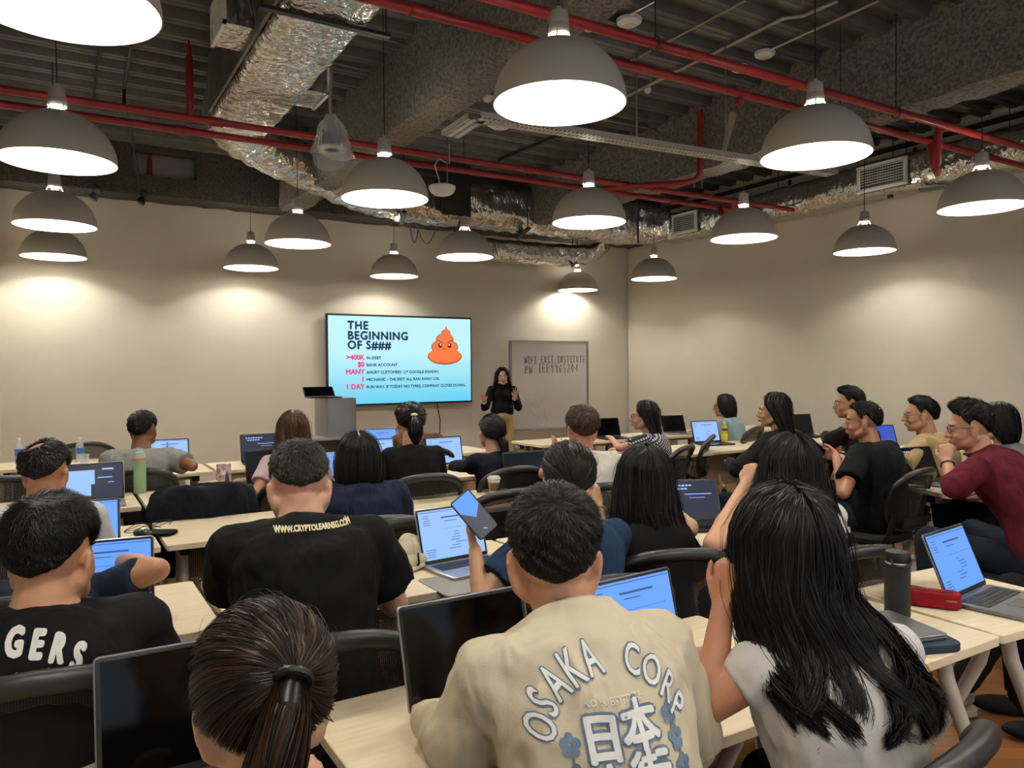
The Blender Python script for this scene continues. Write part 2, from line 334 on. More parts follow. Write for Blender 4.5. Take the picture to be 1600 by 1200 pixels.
e.append(('u_bend', MB().tube([(6.35, 5.8, ZP), (6.38, 5.85, ZP - .1), (6.4, 5.95, ZP - .12), (6.42, 6.05, ZP - .1), (6.45, 6.12, ZP)], .028, 12), m_red))
pipe('sprinkler_pipe', [(XW0 - 1, 6.12, ZP), (6.5, 6.12, ZP), (7.2, 6.12, ZP)], .026, m_red, 'farther red sprinkler pipe of the lower pair, crossing below the foil duct', 'pipe', extras=e)
# upright sprinkler standing in the hole of the soffit
p = PT(234, 262, 1, 9.28); solo(MB().cone((p[0], 9.28, 3.64), (p[0], 9.28, 3.84), .028, n=12).cone((p[0], 9.28, 3.84), (p[0], 9.28, 3.9), .02, n=10).cone((p[0], 9.28, 3.9), (p[0], 9.28, 3.95), .01, n=8), 'upright_sprinkler', m_red, 'red upright sprinkler standing in the rectangular opening of the soffit', 'sprinkler')
# ---- main foil duct along the room
def crumple(mb, m, name, parent, amp=.012, sc_=7, sub=2):
    o = mb.build(name, m, parent, True)
    s = o.modifiers.new('sub', 'SUBSURF'); s.subdivision_type = 'SIMPLE'; s.levels = s.render_levels = sub
    tx = bpy.data.textures.get('crumple') or bpy.data.textures.new('crumple', 'VORONOI'); tx.noise_scale = 1 / sc_
    d = o.modifiers.new('d', 'DISPLACE'); d.texture = tx; d.strength = amp; d.mid_level = .5; d.texture_coords = 'LOCAL'
    return o
def rsec(c, hw, hh, fw, r=.06, n=5):
    """rounded rectangle section, centre c, right vector from fw"""
    x = nrm(np.cross(fw, (0, 0, 1))); out = []
    for cx, cz, a0 in ((1, 1, 0), (-1, 1, 90), (-1, -1, 180), (1, -1, 270)):
        for i in range(n):
            a = math.radians(a0 + 90 * i / (n - 1)); out.append(A3(*c) + x * (cx * (hw - r) + r * math.cos(a)) + A3(0, 0, cz * (hh - r) + r * math.sin(a)))
    return out
def sweep(pts, hw, hh, r=.06, sub=6):
    P = np.array(pts, float); k = len(P); out = []
    from_ = []
    for i in range(k - 1):
        p0, p1, p2, p3 = P[max(i - 1, 0)], P[i], P[i + 1], P[min(i + 2, k - 1)]
        for t in np.linspace(0, 1, sub, endpoint=False): from_.append(.5 * ((2 * p1) + (-p0 + p2) * t + (2 * p0 - 5 * p1 + 4 * p2 - p3) * t * t + (-p0 + 3 * p1 - 3 * p2 + p3) * t ** 3))
    from_.append(P[-1]); from_ = np.array(from_)
    HW = np.interp(np.linspace(0, 1, len(from_)), np.linspace(0, 1, len(np.atleast_1d(hw))), np.atleast_1d(hw)) if np.ndim(hw) else np.full(len(from_), hw)
    HH = np.interp(np.linspace(0, 1, len(from_)), np.linspace(0, 1, len(np.atleast_1d(hh))), np.atleast_1d(hh)) if np.ndim(hh) else np.full(len(from_), hh)
    for i in range(len(from_)):
        fw = nrm((from_[min(i + 1, len(from_) - 1)] - from_[max(i - 1, 0)]) * A3(1, 1, 0)); out.append(rsec(from_[i], HW[i], HH[i], fw, min(r, HW[i] * .98, HH[i] * .98)))
    return MB().skin(out)
d = thing('foil_duct', 'wide rectangular foil wrapped duct running overhead with side outlets', 'air duct', (1.3, 4, 3.4), worldgeo=True)
secs = [rsec((1.305, y, 3.62 + .0), .235, .22, (0, 1, 0), .05) for y in np.linspace(1.2, 6.3, 18)]
crumple(MB().skin(secs), m_foil, 'duct_body', d, .02, 5)
MB().box((1.055, 3.6, 3.66), (.02, 5, .40)).build('sheet_side', m_galv, d)
for (yy, sx) in ((4.75, -1), (5.55, 1)):
    bx = MB().box((1.305 + sx * .32, yy, 3.60), (.2, .36, .22)); crumple(bx, m_foil, 'outlet_box', d, .006, 12, 3)
    g = MB()
    xf = 1.305 + sx * .43
    g.box((xf, yy, 3.49), (.02, .40, .02)).box((xf, yy, 3.71), (.02, .40, .02)).box((xf, yy - .19, 3.6), (.02, .02, .24)).box((xf, yy + .19, 3.6), (.02, .02, .24))
    for i in range(9): g.box((xf - sx * .004, yy, 3.512 + i * .022), (.01, .36, .008))
    g.build('grille', m_white, d)
MB().box((1.305, 4.05, 3.385), (.72, .04, .02)).build('hanger_bar', m_dsteel, d)
for sx in (-1, 1): MB().cone((1.305 + sx * .34, 4.05, 3.38), (1.305 + sx * .34, 4.05, ZD), .005, n=6).build('hanger_rod', m_dsteel, d)
MB().box((1.32, 6.45, 3.5), (.55, .04, .02)).build('hanger_bar', m_dsteel, d)
# ---- flexible section sweeping to the front and along the wall
d = thing('flexible_duct', 'foil flexible duct sweeping down from the main duct and along the front wall', 'air duct', (3, 8.3, 3.3), worldgeo=True)
crumple(sweep([(1.305, 6.2, 3.62), (1.33, 6.7, 3.64), (1.6, 7.3, 3.66), (2.2, 7.8, 3.62), (3.0, 8.2, 3.56), (3.8, 8.45, 3.55), (4.7, 8.55, 3.6), (6.0, 8.6, 3.62), (7.2, 8.55, 3.6), (7.65, 8.2, 3.55)], [.235, .23, .24, .24, .26, .28, .28, .28, .28, .25], [.22, .2, .19, .21, .24, .26, .28, .3, .3, .22], .2), m_foil, 'duct_body', d, .05, 5)
for x, y in ((3.55, 8.35), (4.35, 8.4), (5.3, 8.5)):
    zb = 3.28; MB().box((x, y - .05, zb), (.05, .75, .03), Euler((0, 0, -.35))).build('hanger_bar', m_dsteel, d)
    for s in (-1, 1): MB().cone((x + s * .1, y + s * .33, zb), (x + s * .1, y + s * .33, ZD), .006, n=6).build('hanger_rod', m_dsteel, d)
# dark flat plate in front of it, cables hanging below
a = PT(690, 290, 1, 8.15); b = PT(735, 290, 1, 8.15)
solo(MB().box(((a[0] + b[0]) / 2, 8.15, 3.66), (b[0] - a[0], .02, .62)), 'flat_cover_plate', m_dsteel, 'dark grey upright sheet metal plate in front of the foil duct', 'metal plate')
t = thing('cable_loops', 'grey cables hanging in two loops under the foil duct above the screen', 'cables', (4.6, 8.3, 3.3), worldgeo=True)
for u0, u1, vb in ((640, 655, 379), (650, 684, 381)):
    y = 8.3; q = [PT(u0 + (u1 - u0) * k, 350 + (vb - 350) * math.sin(math.pi * k), 1, y) for k in np.linspace(0, 1, 11)]; MB().tube(q, .008, 8).build('cable', m_space, t)
# small lower round duct near the corner
d = thing('short_duct', 'short foil duct hanging lower against the wall right of the screen', 'air duct', (6, 9.1, 3.1), worldgeo=True)
crumple(sweep([(4.95, 9.15, 3.14), (5.6, 9.15, 3.15), (6.5, 9.1, 3.16), (6.9, 9.05, 3.22), (7.05, 8.9, 3.35)], .17, [.16, .15, .15, .13, .1], .1), m_foil, 'duct_body', d, .03, 7)
MB().box((6.45, 8.9, 3.0), (.03, .4, .02), Euler((0, 0, -.5))).build('hanger_bar', m_dsteel, d); MB().cone((6.5, 9.0, 3.0), (6.5, 9.0, ZD), .006, n=6).build('hanger_rod', m_dsteel, d)
# ---- right wall duct with two grilles
d = thing('wall_duct', 'long foil covered duct running along the top of the right wall', 'air duct', (7.8, 5, 3.4), worldgeo=True)
crumple(sweep([(7.72, 8.3, 3.52), (7.74, 7.4, 3.50), (7.76, 6.2, 3.50), (7.76, 5.0, 3.52), (7.76, 3.6, 3.52), (7.76, 1.5, 3.52), (7.76, 0, 3.52)], .24, [.2, .18, .19, .2, .2, .2], .15), m_foil, 'duct_body', d, .03, 6)
def grille(yc, zc, wd, ht, x, d):
    MB().box((x + .10, yc, zc), (.22, wd + .02, ht + .02)).build('grille_box', m_galv, d)
    f = MB(); f.box((x - .01, yc, zc + ht / 2), (.03, wd + .06, .03)).box((x - .01, yc, zc - ht / 2), (.03, wd + .06, .03)).box((x - .01, yc - wd / 2 - .01, zc), (.03, .03, ht)).box((x - .01, yc + wd / 2 + .01, zc), (.03, .03, ht)); f.build('grille_frame', m_white, d)
    MB().box((x + .004, yc, zc), (.006, wd, ht)).build('grille_back', m_blackm, d)
    s = MB(); n = int(wd / .028); k = int(ht / .026)
    for i in range(1, n): s.box((x - .004, yc - wd / 2 + i * wd / n, zc), (.012, .006, ht))
    for i in range(1, k): s.box((x - .008, yc, zc - ht / 2 + i * ht / k), (.012, wd, .007))
    s.build('grille_blades', m_white, d)
grille(4.83, 3.50, .50, .25, 7.48, d); grille(7.72, 3.49, .42, .25, 7.47, d)
MB().box((7.5, 4.75, 3.27), (.05, .04, .03)).build('hanger_bar', m_dsteel, d)
solo(MB().box((7.72, 4.3, 3.29), (.5, .03, .03), Euler((0, 0, -.9))), 'support_arm', m_steel, 'short steel bracket arm sticking out under the large air grille', 'bracket')
# pale foam strip above that duct and thin wall conduit
solo(MB().tube([(7.93, y, 3.72 + .012 * math.sin(y * 9)) for y in np.linspace(1, 8.6, 60)], .028, 8), 'insulated_line', mat('pale_insulation', 'a89f8c', .8, bump=.6), 'pale insulated line lying along the top of the right wall duct', 'pipe')
a = PT(1600, 159, 0, XW1 - .03); b = PT(1361, 222, 0, XW1 - .03)
pipe('wall_conduit', [a + (a - b) * .4, a, b, b + (b - a) * .8], .012, m_steel, 'thin steel conduit fixed high on the right wall', 'conduit', n=8)
for (u, v0, v1) in ((1577, 145, 210), (1430, 150, 235), (1416, 215, 250), (1395, 215, 250), (1216, 258, 300), (1234, 268, 285), (1341, 265, 275)):
    p = PT(u, v1, 0, 7.86 if u != 1430 else 7.7)
    solo(MB().cone((p[0], p[1], p[2]), (p[0], p[1], ZD), .005, n=6).box((p[0], p[1], p[2]), (.03, .03, .06)), 'threaded_hanger', m_dsteel, 'thin dark hanger rod above the right wall duct', 'hanger rod', 'hanger rods over the wall duct')
# ---- perforated cable trays
def tray(name, a, b, wd, label):
    t = thing(name, label, 'cable tray', a, worldgeo=True); a = A3(*a); b = A3(*b); dd = nrm(b - a); x = nrm(np.cross(dd, (0, 0, 1))); Ln = np.linalg.norm(b - a)
    mb = MB(); q = []
    k = 24
    v = []; f = []
    for i in range(k + 1):
        for j in (-1, 1): v.append(a + dd * Ln * i / k + x * j * wd / 2)
    f = [(2 * i, 2 * i + 1, 2 * i + 3, 2 * i + 2) for i in range(k)]; mb.add(v, f); o = mb.build('tray_base', m_tray, t, False)
    me = o.data; uv = me.uv_layers.new(name='uv')
    for l in me.loops: uv.data[l.index].uv = (Ln * (l.vertex_index // 2) / k, wd * (l.vertex_index % 2))
    for j in (-1, 1):
        m2 = MB(); c0 = a + x * j * wd / 2; c1 = b + x * j * wd / 2; m2.skin([[c0, c0 + A3(0, 0, .035), c0 + A3(0, 0, .035) - x * j * .006, c0 - x * j * .006], [c1, c1 + A3(0, 0, .035), c1 + A3(0, 0, .035) - x * j * .006, c1 - x * j * .006]]); m2.build('side_flange', mat('tray_metal', 'bdbab2', .45, .5), t, False)
    return t
ZT = 3.12
p0 = T(704, 214, ZT); p1 = T(762, 186, ZT); p2 = T(1300, 274, ZT)
t = tray('cable_tray', p1 + A3(-.05, .05, 0), p2, .13, 'long white perforated cable tray crossing below the deck at mid ceiling')
for u in (808, 995, 1134): p = T(u, {808: 196, 995: 222, 1134: 245}[u], ZT); MB().cone((p[0], p[1], ZT), (p[0], p[1], ZD), .006, n=6).build('hanger_rod', m_steel, t)
t2 = tray('cable_tray', p0, p1 + A3(-.05, .05, 0), .14, 'short white perforated tray piece turning off the long tray above the exit light')
p = T(702, 225, ZT); MB().tube([(p[0], p[1], ZT), (p[0], p[1], 2.98)], .006, 6).build('hanger_rod', m_steel, t2)
# ---- steel conduits on the deck
def conduit(pts, label, r=.011, z=ZD - .09, m=None): return pipe('ceiling_conduit', [tuple(T(u, v, zz)) for u, v, zz in [(q + (z,))[:3] if len(q) == 2 else q for q in pts]], r, m or m_steel, label, 'conduit', n=8)
zc = ZD - .09
conduit([(1375, 0), (1203, 78)], 'short bright conduit running to the ceiling detector left of the big right lamp')
conduit([(1310, 0), (1255, 24), (1225, 28), (980, 150), (882, 200)], 'long twin conduit crossing the ribs and bending at a round box', .016)
conduit([(1165, 0), (977, 100)], 'bright conduit crossing the ribs above the upper pipe')
conduit([(1218, 86), (1300, 108), (1332, 116), (1341, 125, zc - .05), (1341, 165, zc - .3)], 'conduit bending down the side of the right beam')
conduit([(560, 52), (650, 73), (668, 78), (679, 90, zc - .06), (680, 152, zc - .5)], 'conduit bending down the middle beam, upper of two')
conduit([(522, 98), (600, 116), (618, 121), (626, 131, zc - .06), (627, 195, zc - .5)], 'conduit bending down the middle beam, lower of two')
conduit([(1025, 0), (985, 22)], 'very short conduit stub at the top beside the white detector')
conduit([(930, 185), (1040, 205), (1072, 209)], 'bright conduit behind the cable tray')
conduit([(780, 250), (850, 222), (875, 212)], 'dark cable bundle crossing the deck behind the tray', .022, m=m_dsteel)
conduit([(160, 68), (150, 108), (147, 140), (147, 155)], 'thin conduit on the deck at upper left ending in a bright clip', .010, m=m_dsteel)
q = [T(205, 70, zc), T(194, 140, zc), PT(194, 170, 1, 6.9), PT(205, 205, 1, 8.2), PT(218, 290, 1, 9.0)]
pipe('dark_conduit', q, .014, m_dsteel, 'dark pipe dropping diagonally across the white soffit opening', 'conduit', n=8)
for (u, v, c) in ((225, 303, 'dark round spotlight head on the soffit under the dark pipe'), (151, 297, 'small grey spotlight head on the soffit left of the dark one')):
    p = PT(u, v, 1, 9.1); t = thing('spotlight', c, 'spotlight', p, worldgeo=True)
    MB().ell(p, (.045, .045, .05)).build('socket', m_dsteel if u > 200 else m_space, t); MB().cone(p + A3(-.01, 0, -.05), p + A3(-.04, 0, -.10), .035, .05, 14, 'flat').build('head', m_dsteel if u > 200 else m_space, t); MB().cone(p, (p[0], 9.25, 3.52), .01, n=6).build('stem', m_dsteel, t)
for (u, v, rr, z, c) in ((983, 33, .09, zc, 'white round ceiling detector near the top centre'), (1195, 84, .08, zc, 'white round ceiling detector right of centre'), (921, 40, .07, zc, 'small white detector partly hidden behind the upper red pipe'), (1155, 106, .07, zc, 'white detector with cable behind the upper red pipe'),
        (782, 193, .09, 3.15, 'white disc detector hanging under the cable tray corner'), (1012, 140, .03, zc, 'tiny box on the ribs behind the upper pipe'), (762, 153, .05, zc, 'small white detector left of the biggest lamp')):
    p = T(u, v, z); t = thing('ceiling_detector', c, 'smoke detector', p, worldgeo=True)
    MB().lathe(p - A3(0, 0, .0), [(.001, -.03), (rr * .6, -.03), (rr * .95, -.012), (rr, 0), (rr, .012), (.001, .012)], 28).build('cover', m_white, t); MB().lathe(p - A3(0, 0, .035), [(.001, -.004), (rr * .35, -.002), (rr * .4, .006), (.001, .008)], 18).build('sensor', mat('offwhite', 'c9c5bb', .5), t)
    MB().cone(p, (p[0], p[1], ZD), .005, n=6).build('stem', m_steel, t)
# exit / emergency dome light on a wire
p = U(691, 297, 6.6); t = thing('emergency_light', 'small white oval emergency light hanging on a thin conduit left of the tray', 'emergency light', p, worldgeo=True)
MB().lathe(p, [(.001, -.045), (.07, -.042), (.10, -.02), (.115, .01), (.115, .03), (.10, .04), (.001, .04)], 32).build('body', m_white, t)
MB().tube([p + A3(.05, 0, .04), (p[0] + .05, p[1], 3.12), (p[0] + .05, p[1], ZD)], .007, 8).build('conduit', m_steel, t)
MB().tube([p + A3(-.02, 0, .04), p + A3(-.04, 0, .12), p + A3(-.07, 0, .2), p + A3(-.03, 0, .27), p + A3(.04, 0, .24)], .005, 6).build('cable', m_white, t)
# projector-like light wrapped in clear plastic
p = U(519, 232, 4.9); t = thing('wrapped_downlight', 'black downlight hanging inside a clear plastic bag under the foil duct', 'downlight', p, worldgeo=True)
MB().lathe(p, [(.001, -.0), (.06, 0), (.062, .1), (.001, .1)], 28).build('housing', m_black, t); MB().lathe(p, [(.05, -.012), (.09, -.012), (.095, 0), (.06, .006), (.05, .0), (.05, -.012)], 28).build('trim_ring', m_white, t)
MB().tube([p + A3(0, 0, .1), p + A3(-.01, 0, .3), p + A3(.0, 0, .45), (p[0] + .01, p[1], ZD)], [.014, .014, .012, .012], 8).build('suspension', m_steel, t)
th = np.linspace(0, 2 * np.pi, 26, endpoint=False); secs = []
for z, r in ((.22, .02), (.19, .035), (.15, .07), (.1, .095), (.03, .115), (-.04, .13), (-.08, .135)): secs.append([p + A3((r + .012 * math.sin(5 * a + z * 30) + nr.uniform(-.006, .006)) * math.cos(a), (r + .01 * math.sin(7 * a)) * math.sin(a), z + (.035 * math.cos(2 * a) if z < -.05 else 0)) for a in th])
pb = mat('clear_plastic_bag', 'f4f4f6', .25, alpha=.32, wr=1.0, wscale=30, coat=.5); MB().skin(secs, cap=False).build('plastic_bag', pb, t)
# blue and dark data cables dropping beside the far beam
for i, (u, v0, v1, c, lab) in enumerate(((1020, 222, 290, '1d2f55', 'blue data cable dropping left of the others behind the tray'), (1052, 225, 300, '1d2f55', 'blue data cable dropping against the far beam'), (1041, 225, 310, '202022', 'black cable dropping between two blue ones'), (997, 200, 380, '202022', 'long black cable hanging to the front duct'))):
    a = PT(u, v1, 1, 7.2); pipe('data_cable', [(a[0] - .2, 7.2, ZD - .12), (a[0] - .04, 7.2, ZD - .13), (a[0], 7.2, ZD - .2), (a[0], 7.2, a[2])], .012, mat('cable_' + c, c, .5), lab, 'cable', n=8)
for u, v0, v1, lab in ((1084, 211, 250, 'conduit loop over the far end of the beam, left one'), (1096, 213, 250, 'conduit loop over the far end of the beam, right one')):
    a = T(u, v0, ZD - .1); pipe('ceiling_conduit', [a + A3(-.3, 0, .0), a + A3(-.05, 0, 0), a + A3(0, 0, -.06), a + A3(0, 0, -.55)], .011, m_steel, lab, 'conduit', n=8)
solo(MB().cone(U(1145, 180, 6.6), U(1130, 240, 6.6), .035, .02, 10), 'foam_sleeve', MAT['pale_insulation'], 'pale tapered foam sleeve leaning on the sprayed beam', 'pipe')
# ================================================================ FRONT WALL THINGS
m_led = mat('screen_bezel', '16181c', .35)
def flat_mat(name, c, e=.85, rough=.6):
    return mat(name, '050505', rough, emis=c, estr=e, spec=.2)
def letters(txt, size, wk, m, parent, name, org, xdir, updir, nrmdir, off=.002, align='CENTER', sx=1, spacing=1.0):
    V, F = text_mesh(txt, size, align=align, spacing=spacing); mb = MB()
    V = V * A3(sx, 1, 1)
    bold(V, F, wk, mb, lambda P: A3(*org) + np.outer(P[:, 0], xdir) + np.outer(P[:, 1], updir) + np.outer(P[:, 2] + off, nrmdir))
    return mb.build(name, m, parent, False)
TX0, TX1, TZ0, TZ1, TY = 3.0, 5.10, 1.045, 2.24, 9.5
tv = thing('wall_screen', 'big flat wall screen showing a blue slide with an orange swirl face', 'screen', ((TX0 + TX1) / 2, TY, TZ0), worldgeo=True)
cx, cz = (TX0 + TX1) / 2, (TZ0 + TZ1) / 2
MB().rbox((cx, TY + .035, cz), (TX1 - TX0, .05, TZ1 - TZ0), .01).build('bezel', m_led, tv)
MB().box((cx, TY + .085, cz), (.8, .06, .5)).build('wall_bracket', m_dsteel, tv)
m_slide = mat('slide_light', '101010', .4, emis='a9e4f0', estr=.85)
nt = m_slide.node_tree; N = nt.nodes; L = nt.links; tcn = N.new('ShaderNodeTexCoord'); sp = N.new('ShaderNodeSeparateXYZ'); L.new(tcn.outputs['Generated'], sp.inputs[0])
rp = N.new('ShaderNodeValToRGB'); L.new(sp.outputs[2], rp.inputs[0]); rp.color_ramp.elements[0].color = srgb('5fc9ea'); rp.color_ramp.elements[1].color = srgb('b9ecf2'); rp.color_ramp.elements[1].position = .6; L.new(rp.outputs[0], N['Principled BSDF'].inputs['Emission Color'])
scr = MB().box((cx, TY + .008, cz), (TX1 - TX0 - .05, .008, TZ1 - TZ0 - .05)).build('screen', m_slide, tv, False)
XD, UD, ND = A3(1, 0, 0), A3(0, 0, 1), A3(0, -1, 0)
def tvp(u, v): return PT(u, v, 1, TY)
navy = flat_mat('slide_navy', '15305c'); pink = flat_mat('slide_pink', 'd94a8a'); orng = flat_mat('slide_orange', 'f0703c', 1.0)
for txt, (u, v) in (('THE', (543, 514)), ('BEGINNING', (543, 530)), ('OF S###', (543, 545))):
    p = tvp(u, v); letters(txt, .150, .0065, navy, scr, 'slide_title', (p[0], TY, p[2]), XD, UD, ND, align='LEFT', spacing=1.12, sx=.96)
for a, b_, v in (('>400K', 'IN DEBT', 562), ('$0', 'BANK ACCOUNT', 573), ('MANY', "ANGRY CUSTOMERS  (1* GOOGLE REVIEW)", 584.5), ('1', 'MECHANIC - THE REST ALL RAN AWAY LOL', 596), ('1 DAY', 'RUN WAY. IF TODAY NO TYRES, COMPANY CLOSES DOWN.', 607.5)):
    p = tvp(569.5, v); letters(a, .090, .0045, pink, scr, 'slide_figure', (p[0], TY, p[2]), XD, UD, ND, align='RIGHT')
    p = tvp(572.5, v); letters(b_, .052, .0019, navy, scr, 'slide_line', (p[0], TY, p[2] + .006), XD, UD, ND, align='LEFT', sx=1.02 if len(b_) > 30 else 1.05)
# orange swirl face
pc = tvp(695, 540); sc_ = .25
def blob(cxx, czz, rx, rz, off, m, name, par=scr, n=40):
    th = np.linspace(0, 2 * np.pi, n, endpoint=False); P = [[A3(cxx + rx * math.cos(t), TY - off, czz + rz * math.sin(t)) for t in th]]; mb = MB(); mb.add(P[0], [tuple(range(n))]); return mb.build(name, m, par, False)
out_m = flat_mat('slide_outline', '6b1f22'); or2 = flat_mat('slide_orange_shade', 'd9513a')
for (x, z, a, b_) in ((0, -.15, .262, .115), (0, -.02, .205, .105), (0, .085, .135, .085), (.02, .165, .07, .06)): blob(pc[0] + x, pc[2] + z, a, b_, .0015, out_m, 'emoji_outline')
tip = [(-.02, .19), (.01, .26), (.045, .275), (.03, .25), (.07, .2), (.09, .16), (0, .14)]
MB().add([A3(pc[0] + x, TY - .0018, pc[2] + z) for x, z in tip], [tuple(range(len(tip)))]).build('emoji_tip', orng, scr, False)
for (x, z, a, b_) in ((0, -.165, .25, .095), ): blob(pc[0] + x, pc[2] + z, a, b_, .0022, or2, 'emoji_shade')
for (x, z, a, b_) in ((0, -.14, .252, .098), (0, -.02, .196, .097), (0, .085, .127, .078), (.02, .16, .062, .054)): blob(pc[0] + x, pc[2] + z, a, b_, .0026, orng, 'emoji_body')
for s in (-1, 1):
    blob(pc[0] + s * .072, pc[2] + .0, .03, .034, .0034, out_m, 'emoji_eye'); blob(pc[0] + s * .066, pc[2] + .012, .010, .012, .004, flat_mat('slide_white', 'ffffff'), 'emoji_glint')
    q = [(s * .035, .045), (s * .12, .085), (s * .12, .075), (s * .035, .033)]
    MB().add([A3(pc[0] + x, TY - .0036, pc[2] + z) for x, z in q], [(0, 1, 2, 3)]).build('emoji_brow', out_m, scr, False)
th = np.linspace(.25, math.pi - .25, 10); q = [(.035 * math.cos(t), -.06 + .022 * math.sin(t)) for t in th] + [(.035 * math.cos(t), -.068 + .022 * math.sin(t)) for t in th[::-1]]
MB().add([A3(pc[0] + x, TY - .0036, pc[2] + z) for x, z in q], [tuple(range(20))]).build('emoji_mouth', out_m, scr, False)
# cables hanging from the screen
for (u0, u1, lab) in ((550, 547, 'thin cable hanging from the left half of the big screen'), (683, 687, 'thin cable hanging from the right half of the big screen')):
    a = PT(u0, 632, 1, 9.56); b_ = PT(u1, 690, 1, 9.56); solo(MB().tube([a + A3(0, 0, .1), a, (a * .6 + b_ * .4) + A3(.03, 0, 0), b_, b_ - A3(0.02, 0, .5)], .007, 6), 'screen_cable', m_blackm, lab, 'cable')
# whiteboard on a mobile stand, slightly turned
a = PT(797, 532, 1, 9.38); b_ = PT(917, 536, 1, 9.30); zt = (a[2] + b_[2]) / 2; c_ = PT(801, 672, 1, 9.38); zb = c_[2]
wb = thing('whiteboard', 'white writing board with handwritten wifi details beside the presenter', 'whiteboard', (a[0], a[1], 0), worldgeo=True)
xd = nrm(b_ - a); xd[2] = 0; xd = nrm(xd); nd = A3(xd[1], -xd[0], 0); W = np.linalg.norm((b_ - a)[:2]); Rm = np.array([xd, -nd, (0, 0, 1)]).T; ctr = (a + b_) / 2; ctr[2] = (zt + zb) / 2; Hh = zt - zb
m_wb = mat('whiteboard_enamel', 'd2cdc8', .25, noise_col='c6c0bd', nscale=1.2)
MB().box(ctr, (W, .02, Hh), Rm).build('board', m_wb, wb)
for k in (-1, 1):
    MB().box(ctr + xd * k * W / 2, (.035, .035, Hh + .03), Rm).build('side_rail', mat('rail_grey', '8b8986', .4, .5), wb); MB().box(ctr + A3(0, 0, k * Hh / 2), (W, .03, .03), Rm).build('frame_rail', m_silver, wb)
    MB().cone(ctr + xd * k * (W / 2 - .02) + A3(0, 0, -Hh / 2), ctr * A3(1, 1, 0) + xd * k * (W / 2 - .02) + A3(0, 0, .06), .02, n=10).build('post', m_silver, wb)
    MB().cone(ctr * A3(1, 1, 0) + xd * k * (W / 2 - .02) + nd * .25 + A3(0, 0, .07), ctr * A3(1, 1, 0) + xd * k * (W / 2 - .02) - nd * .2 + A3(0, 0, .07), .02, n=10).build('foot', m_silver, wb)
MB().box(ctr + A3(0, 0, -Hh / 2 - .01) + nd * .04, (W * .5, .06, .015), Rm).build('pen_tray', m_silver, wb)
ink = mat('marker_ink', '4a4650', .7); ghost = mat('smudged_ink', 'bdb7b5', .6)
def stroke(chars, org, h, m, par, name, w=.006):
    """handwritten capitals from short strokes"""
    G = {'W': [[(0, 1), (.2, 0), (.45, .7), (.7, 0), (.9, 1)]], 'I': [[(.3, 1), (.3, 0)], [(.05, 1), (.6, 1)], [(.05, 0), (.6, 0)]], 'i': [[(.3, 1), (.3, 0)]], 'F': [[(.1, 0), (.1, 1), (.7, 1)], [(.1, .5), (.55, .5)]],
      'E': [[(.7, 1), (.1, 1), (.1, 0), (.7, 0)], [(.1, .5), (.6, .5)]], 'R': [[(.1, 0), (.1, 1), (.6, .85), (.55, .55), (.1, .5), (.7, 0)]], 'C': [[(.7, .9), (.3, 1), (.1, .5), (.3, 0), (.7, .1)]], '_': [[(0, -.05), (.8, -.05)]],
      'N': [[(.1, 0), (.1, 1), (.65, 0), (.65, 1)]], 'S': [[(.7, .9), (.2, .95), (.15, .6), (.6, .45), (.6, .1), (.1, .05)]], 'T': [[(0, 1), (.8, 1)], [(.4, 1), (.4, 0)]], 'U': [[(.1, 1), (.15, .1), (.55, .1), (.65, 1)]], 'P': [[(.1, 0), (.1, 1), (.6, .9), (.6, .55), (.1, .5)]],
      '9': [[(.6, .7), (.35, .95), (.1, .75), (.3, .55), (.6, .7), (.55, 0)]], '6': [[(.6, .95), (.2, .6), (.15, .15), (.45, 0), (.6, .3), (.2, .45)]], '5': [[(.65, 1), (.15, 1), (.15, .55), (.6, .5), (.55, .05), (.1, .05)]], '2': [[(.1, .8), (.4, 1), (.6, .75), (.1, 0), (.65, 0)]], '0': [[(.35, 1), (.1, .5), (.35, 0), (.6, .5), (.35, 1)]], '4': [[(.5, 0), (.5, 1), (.05, .35), (.7, .35)]], ' ': []}
    mb = MB(); x = 0
    for ch in chars:
        for s in G.get(ch, []):
            pts = [org + xd * (x + px * h * .5) + A3(0, 0, (py + nr.uniform(-.04, .04)) * h) + nd * .012 for px, py in s]; mb.tube(pts, w / 2, 5)
        x += h * {' ': .4, 'I': .5}.get(ch, .575)
    return mb.build(name, m, par)
def wbp(u, v):
    r = R3.T @ np.array([(u - 800) / FPX, (v - 600) / FPX, 1.0]); o = A3(0, 0, CH); t = np.dot(a - o, nd) / np.dot(r, nd); return o + t * r
stroke('WIFI', wbp(819, 568), .10, ink, wb, 'writing', .009); stroke('ERCI_INSTITUTE', wbp(845, 567), .10, ink, wb, 'writing', .009)
stroke('PW', wbp(820, 584), .115, ink, wb, 'writing', .009); stroke('IEE9965204', wbp(841, 582), .125, ink, wb, 'writing', .009)
mb = MB()
for i in range(60):
    p = wbp(rnd.uniform(820, 850), rnd.uniform(625, 655)); q = p + xd * rnd.uniform(-.12, .12) + A3(0, 0, rnd.uniform(-.1, .1)); mb.tube([p + nd * .0105, (p + q) / 2 + A3(0, 0, .02) + nd * .0105, q + nd * .0105], .004, 4)
mb.build('smudge', mat('faint_smudge', 'c3bdb9', .5), wb)
# wall sockets
for (u, v, lab) in ((812, 697, 'black double wall socket low on the front wall beside the presenter'),):
    p = PT(u, v, 1, YW); t = thing('wall_socket', lab, 'socket', p, worldgeo=True); MB().rbox(p + A3(0, -.012, 0), (.15, .02, .09), .008).build('plate', m_black, t); MB().cone(p + A3(-.07, -.02, -.01), p + A3(-.07, -.07, -.01), .03, n=14, cap='flat').build('plug', m_white, t)
# repaired paint patches
for (u0, v0, u1, v1, k) in ((470, 517, 506, 640, 'shadowless patch'),): pass
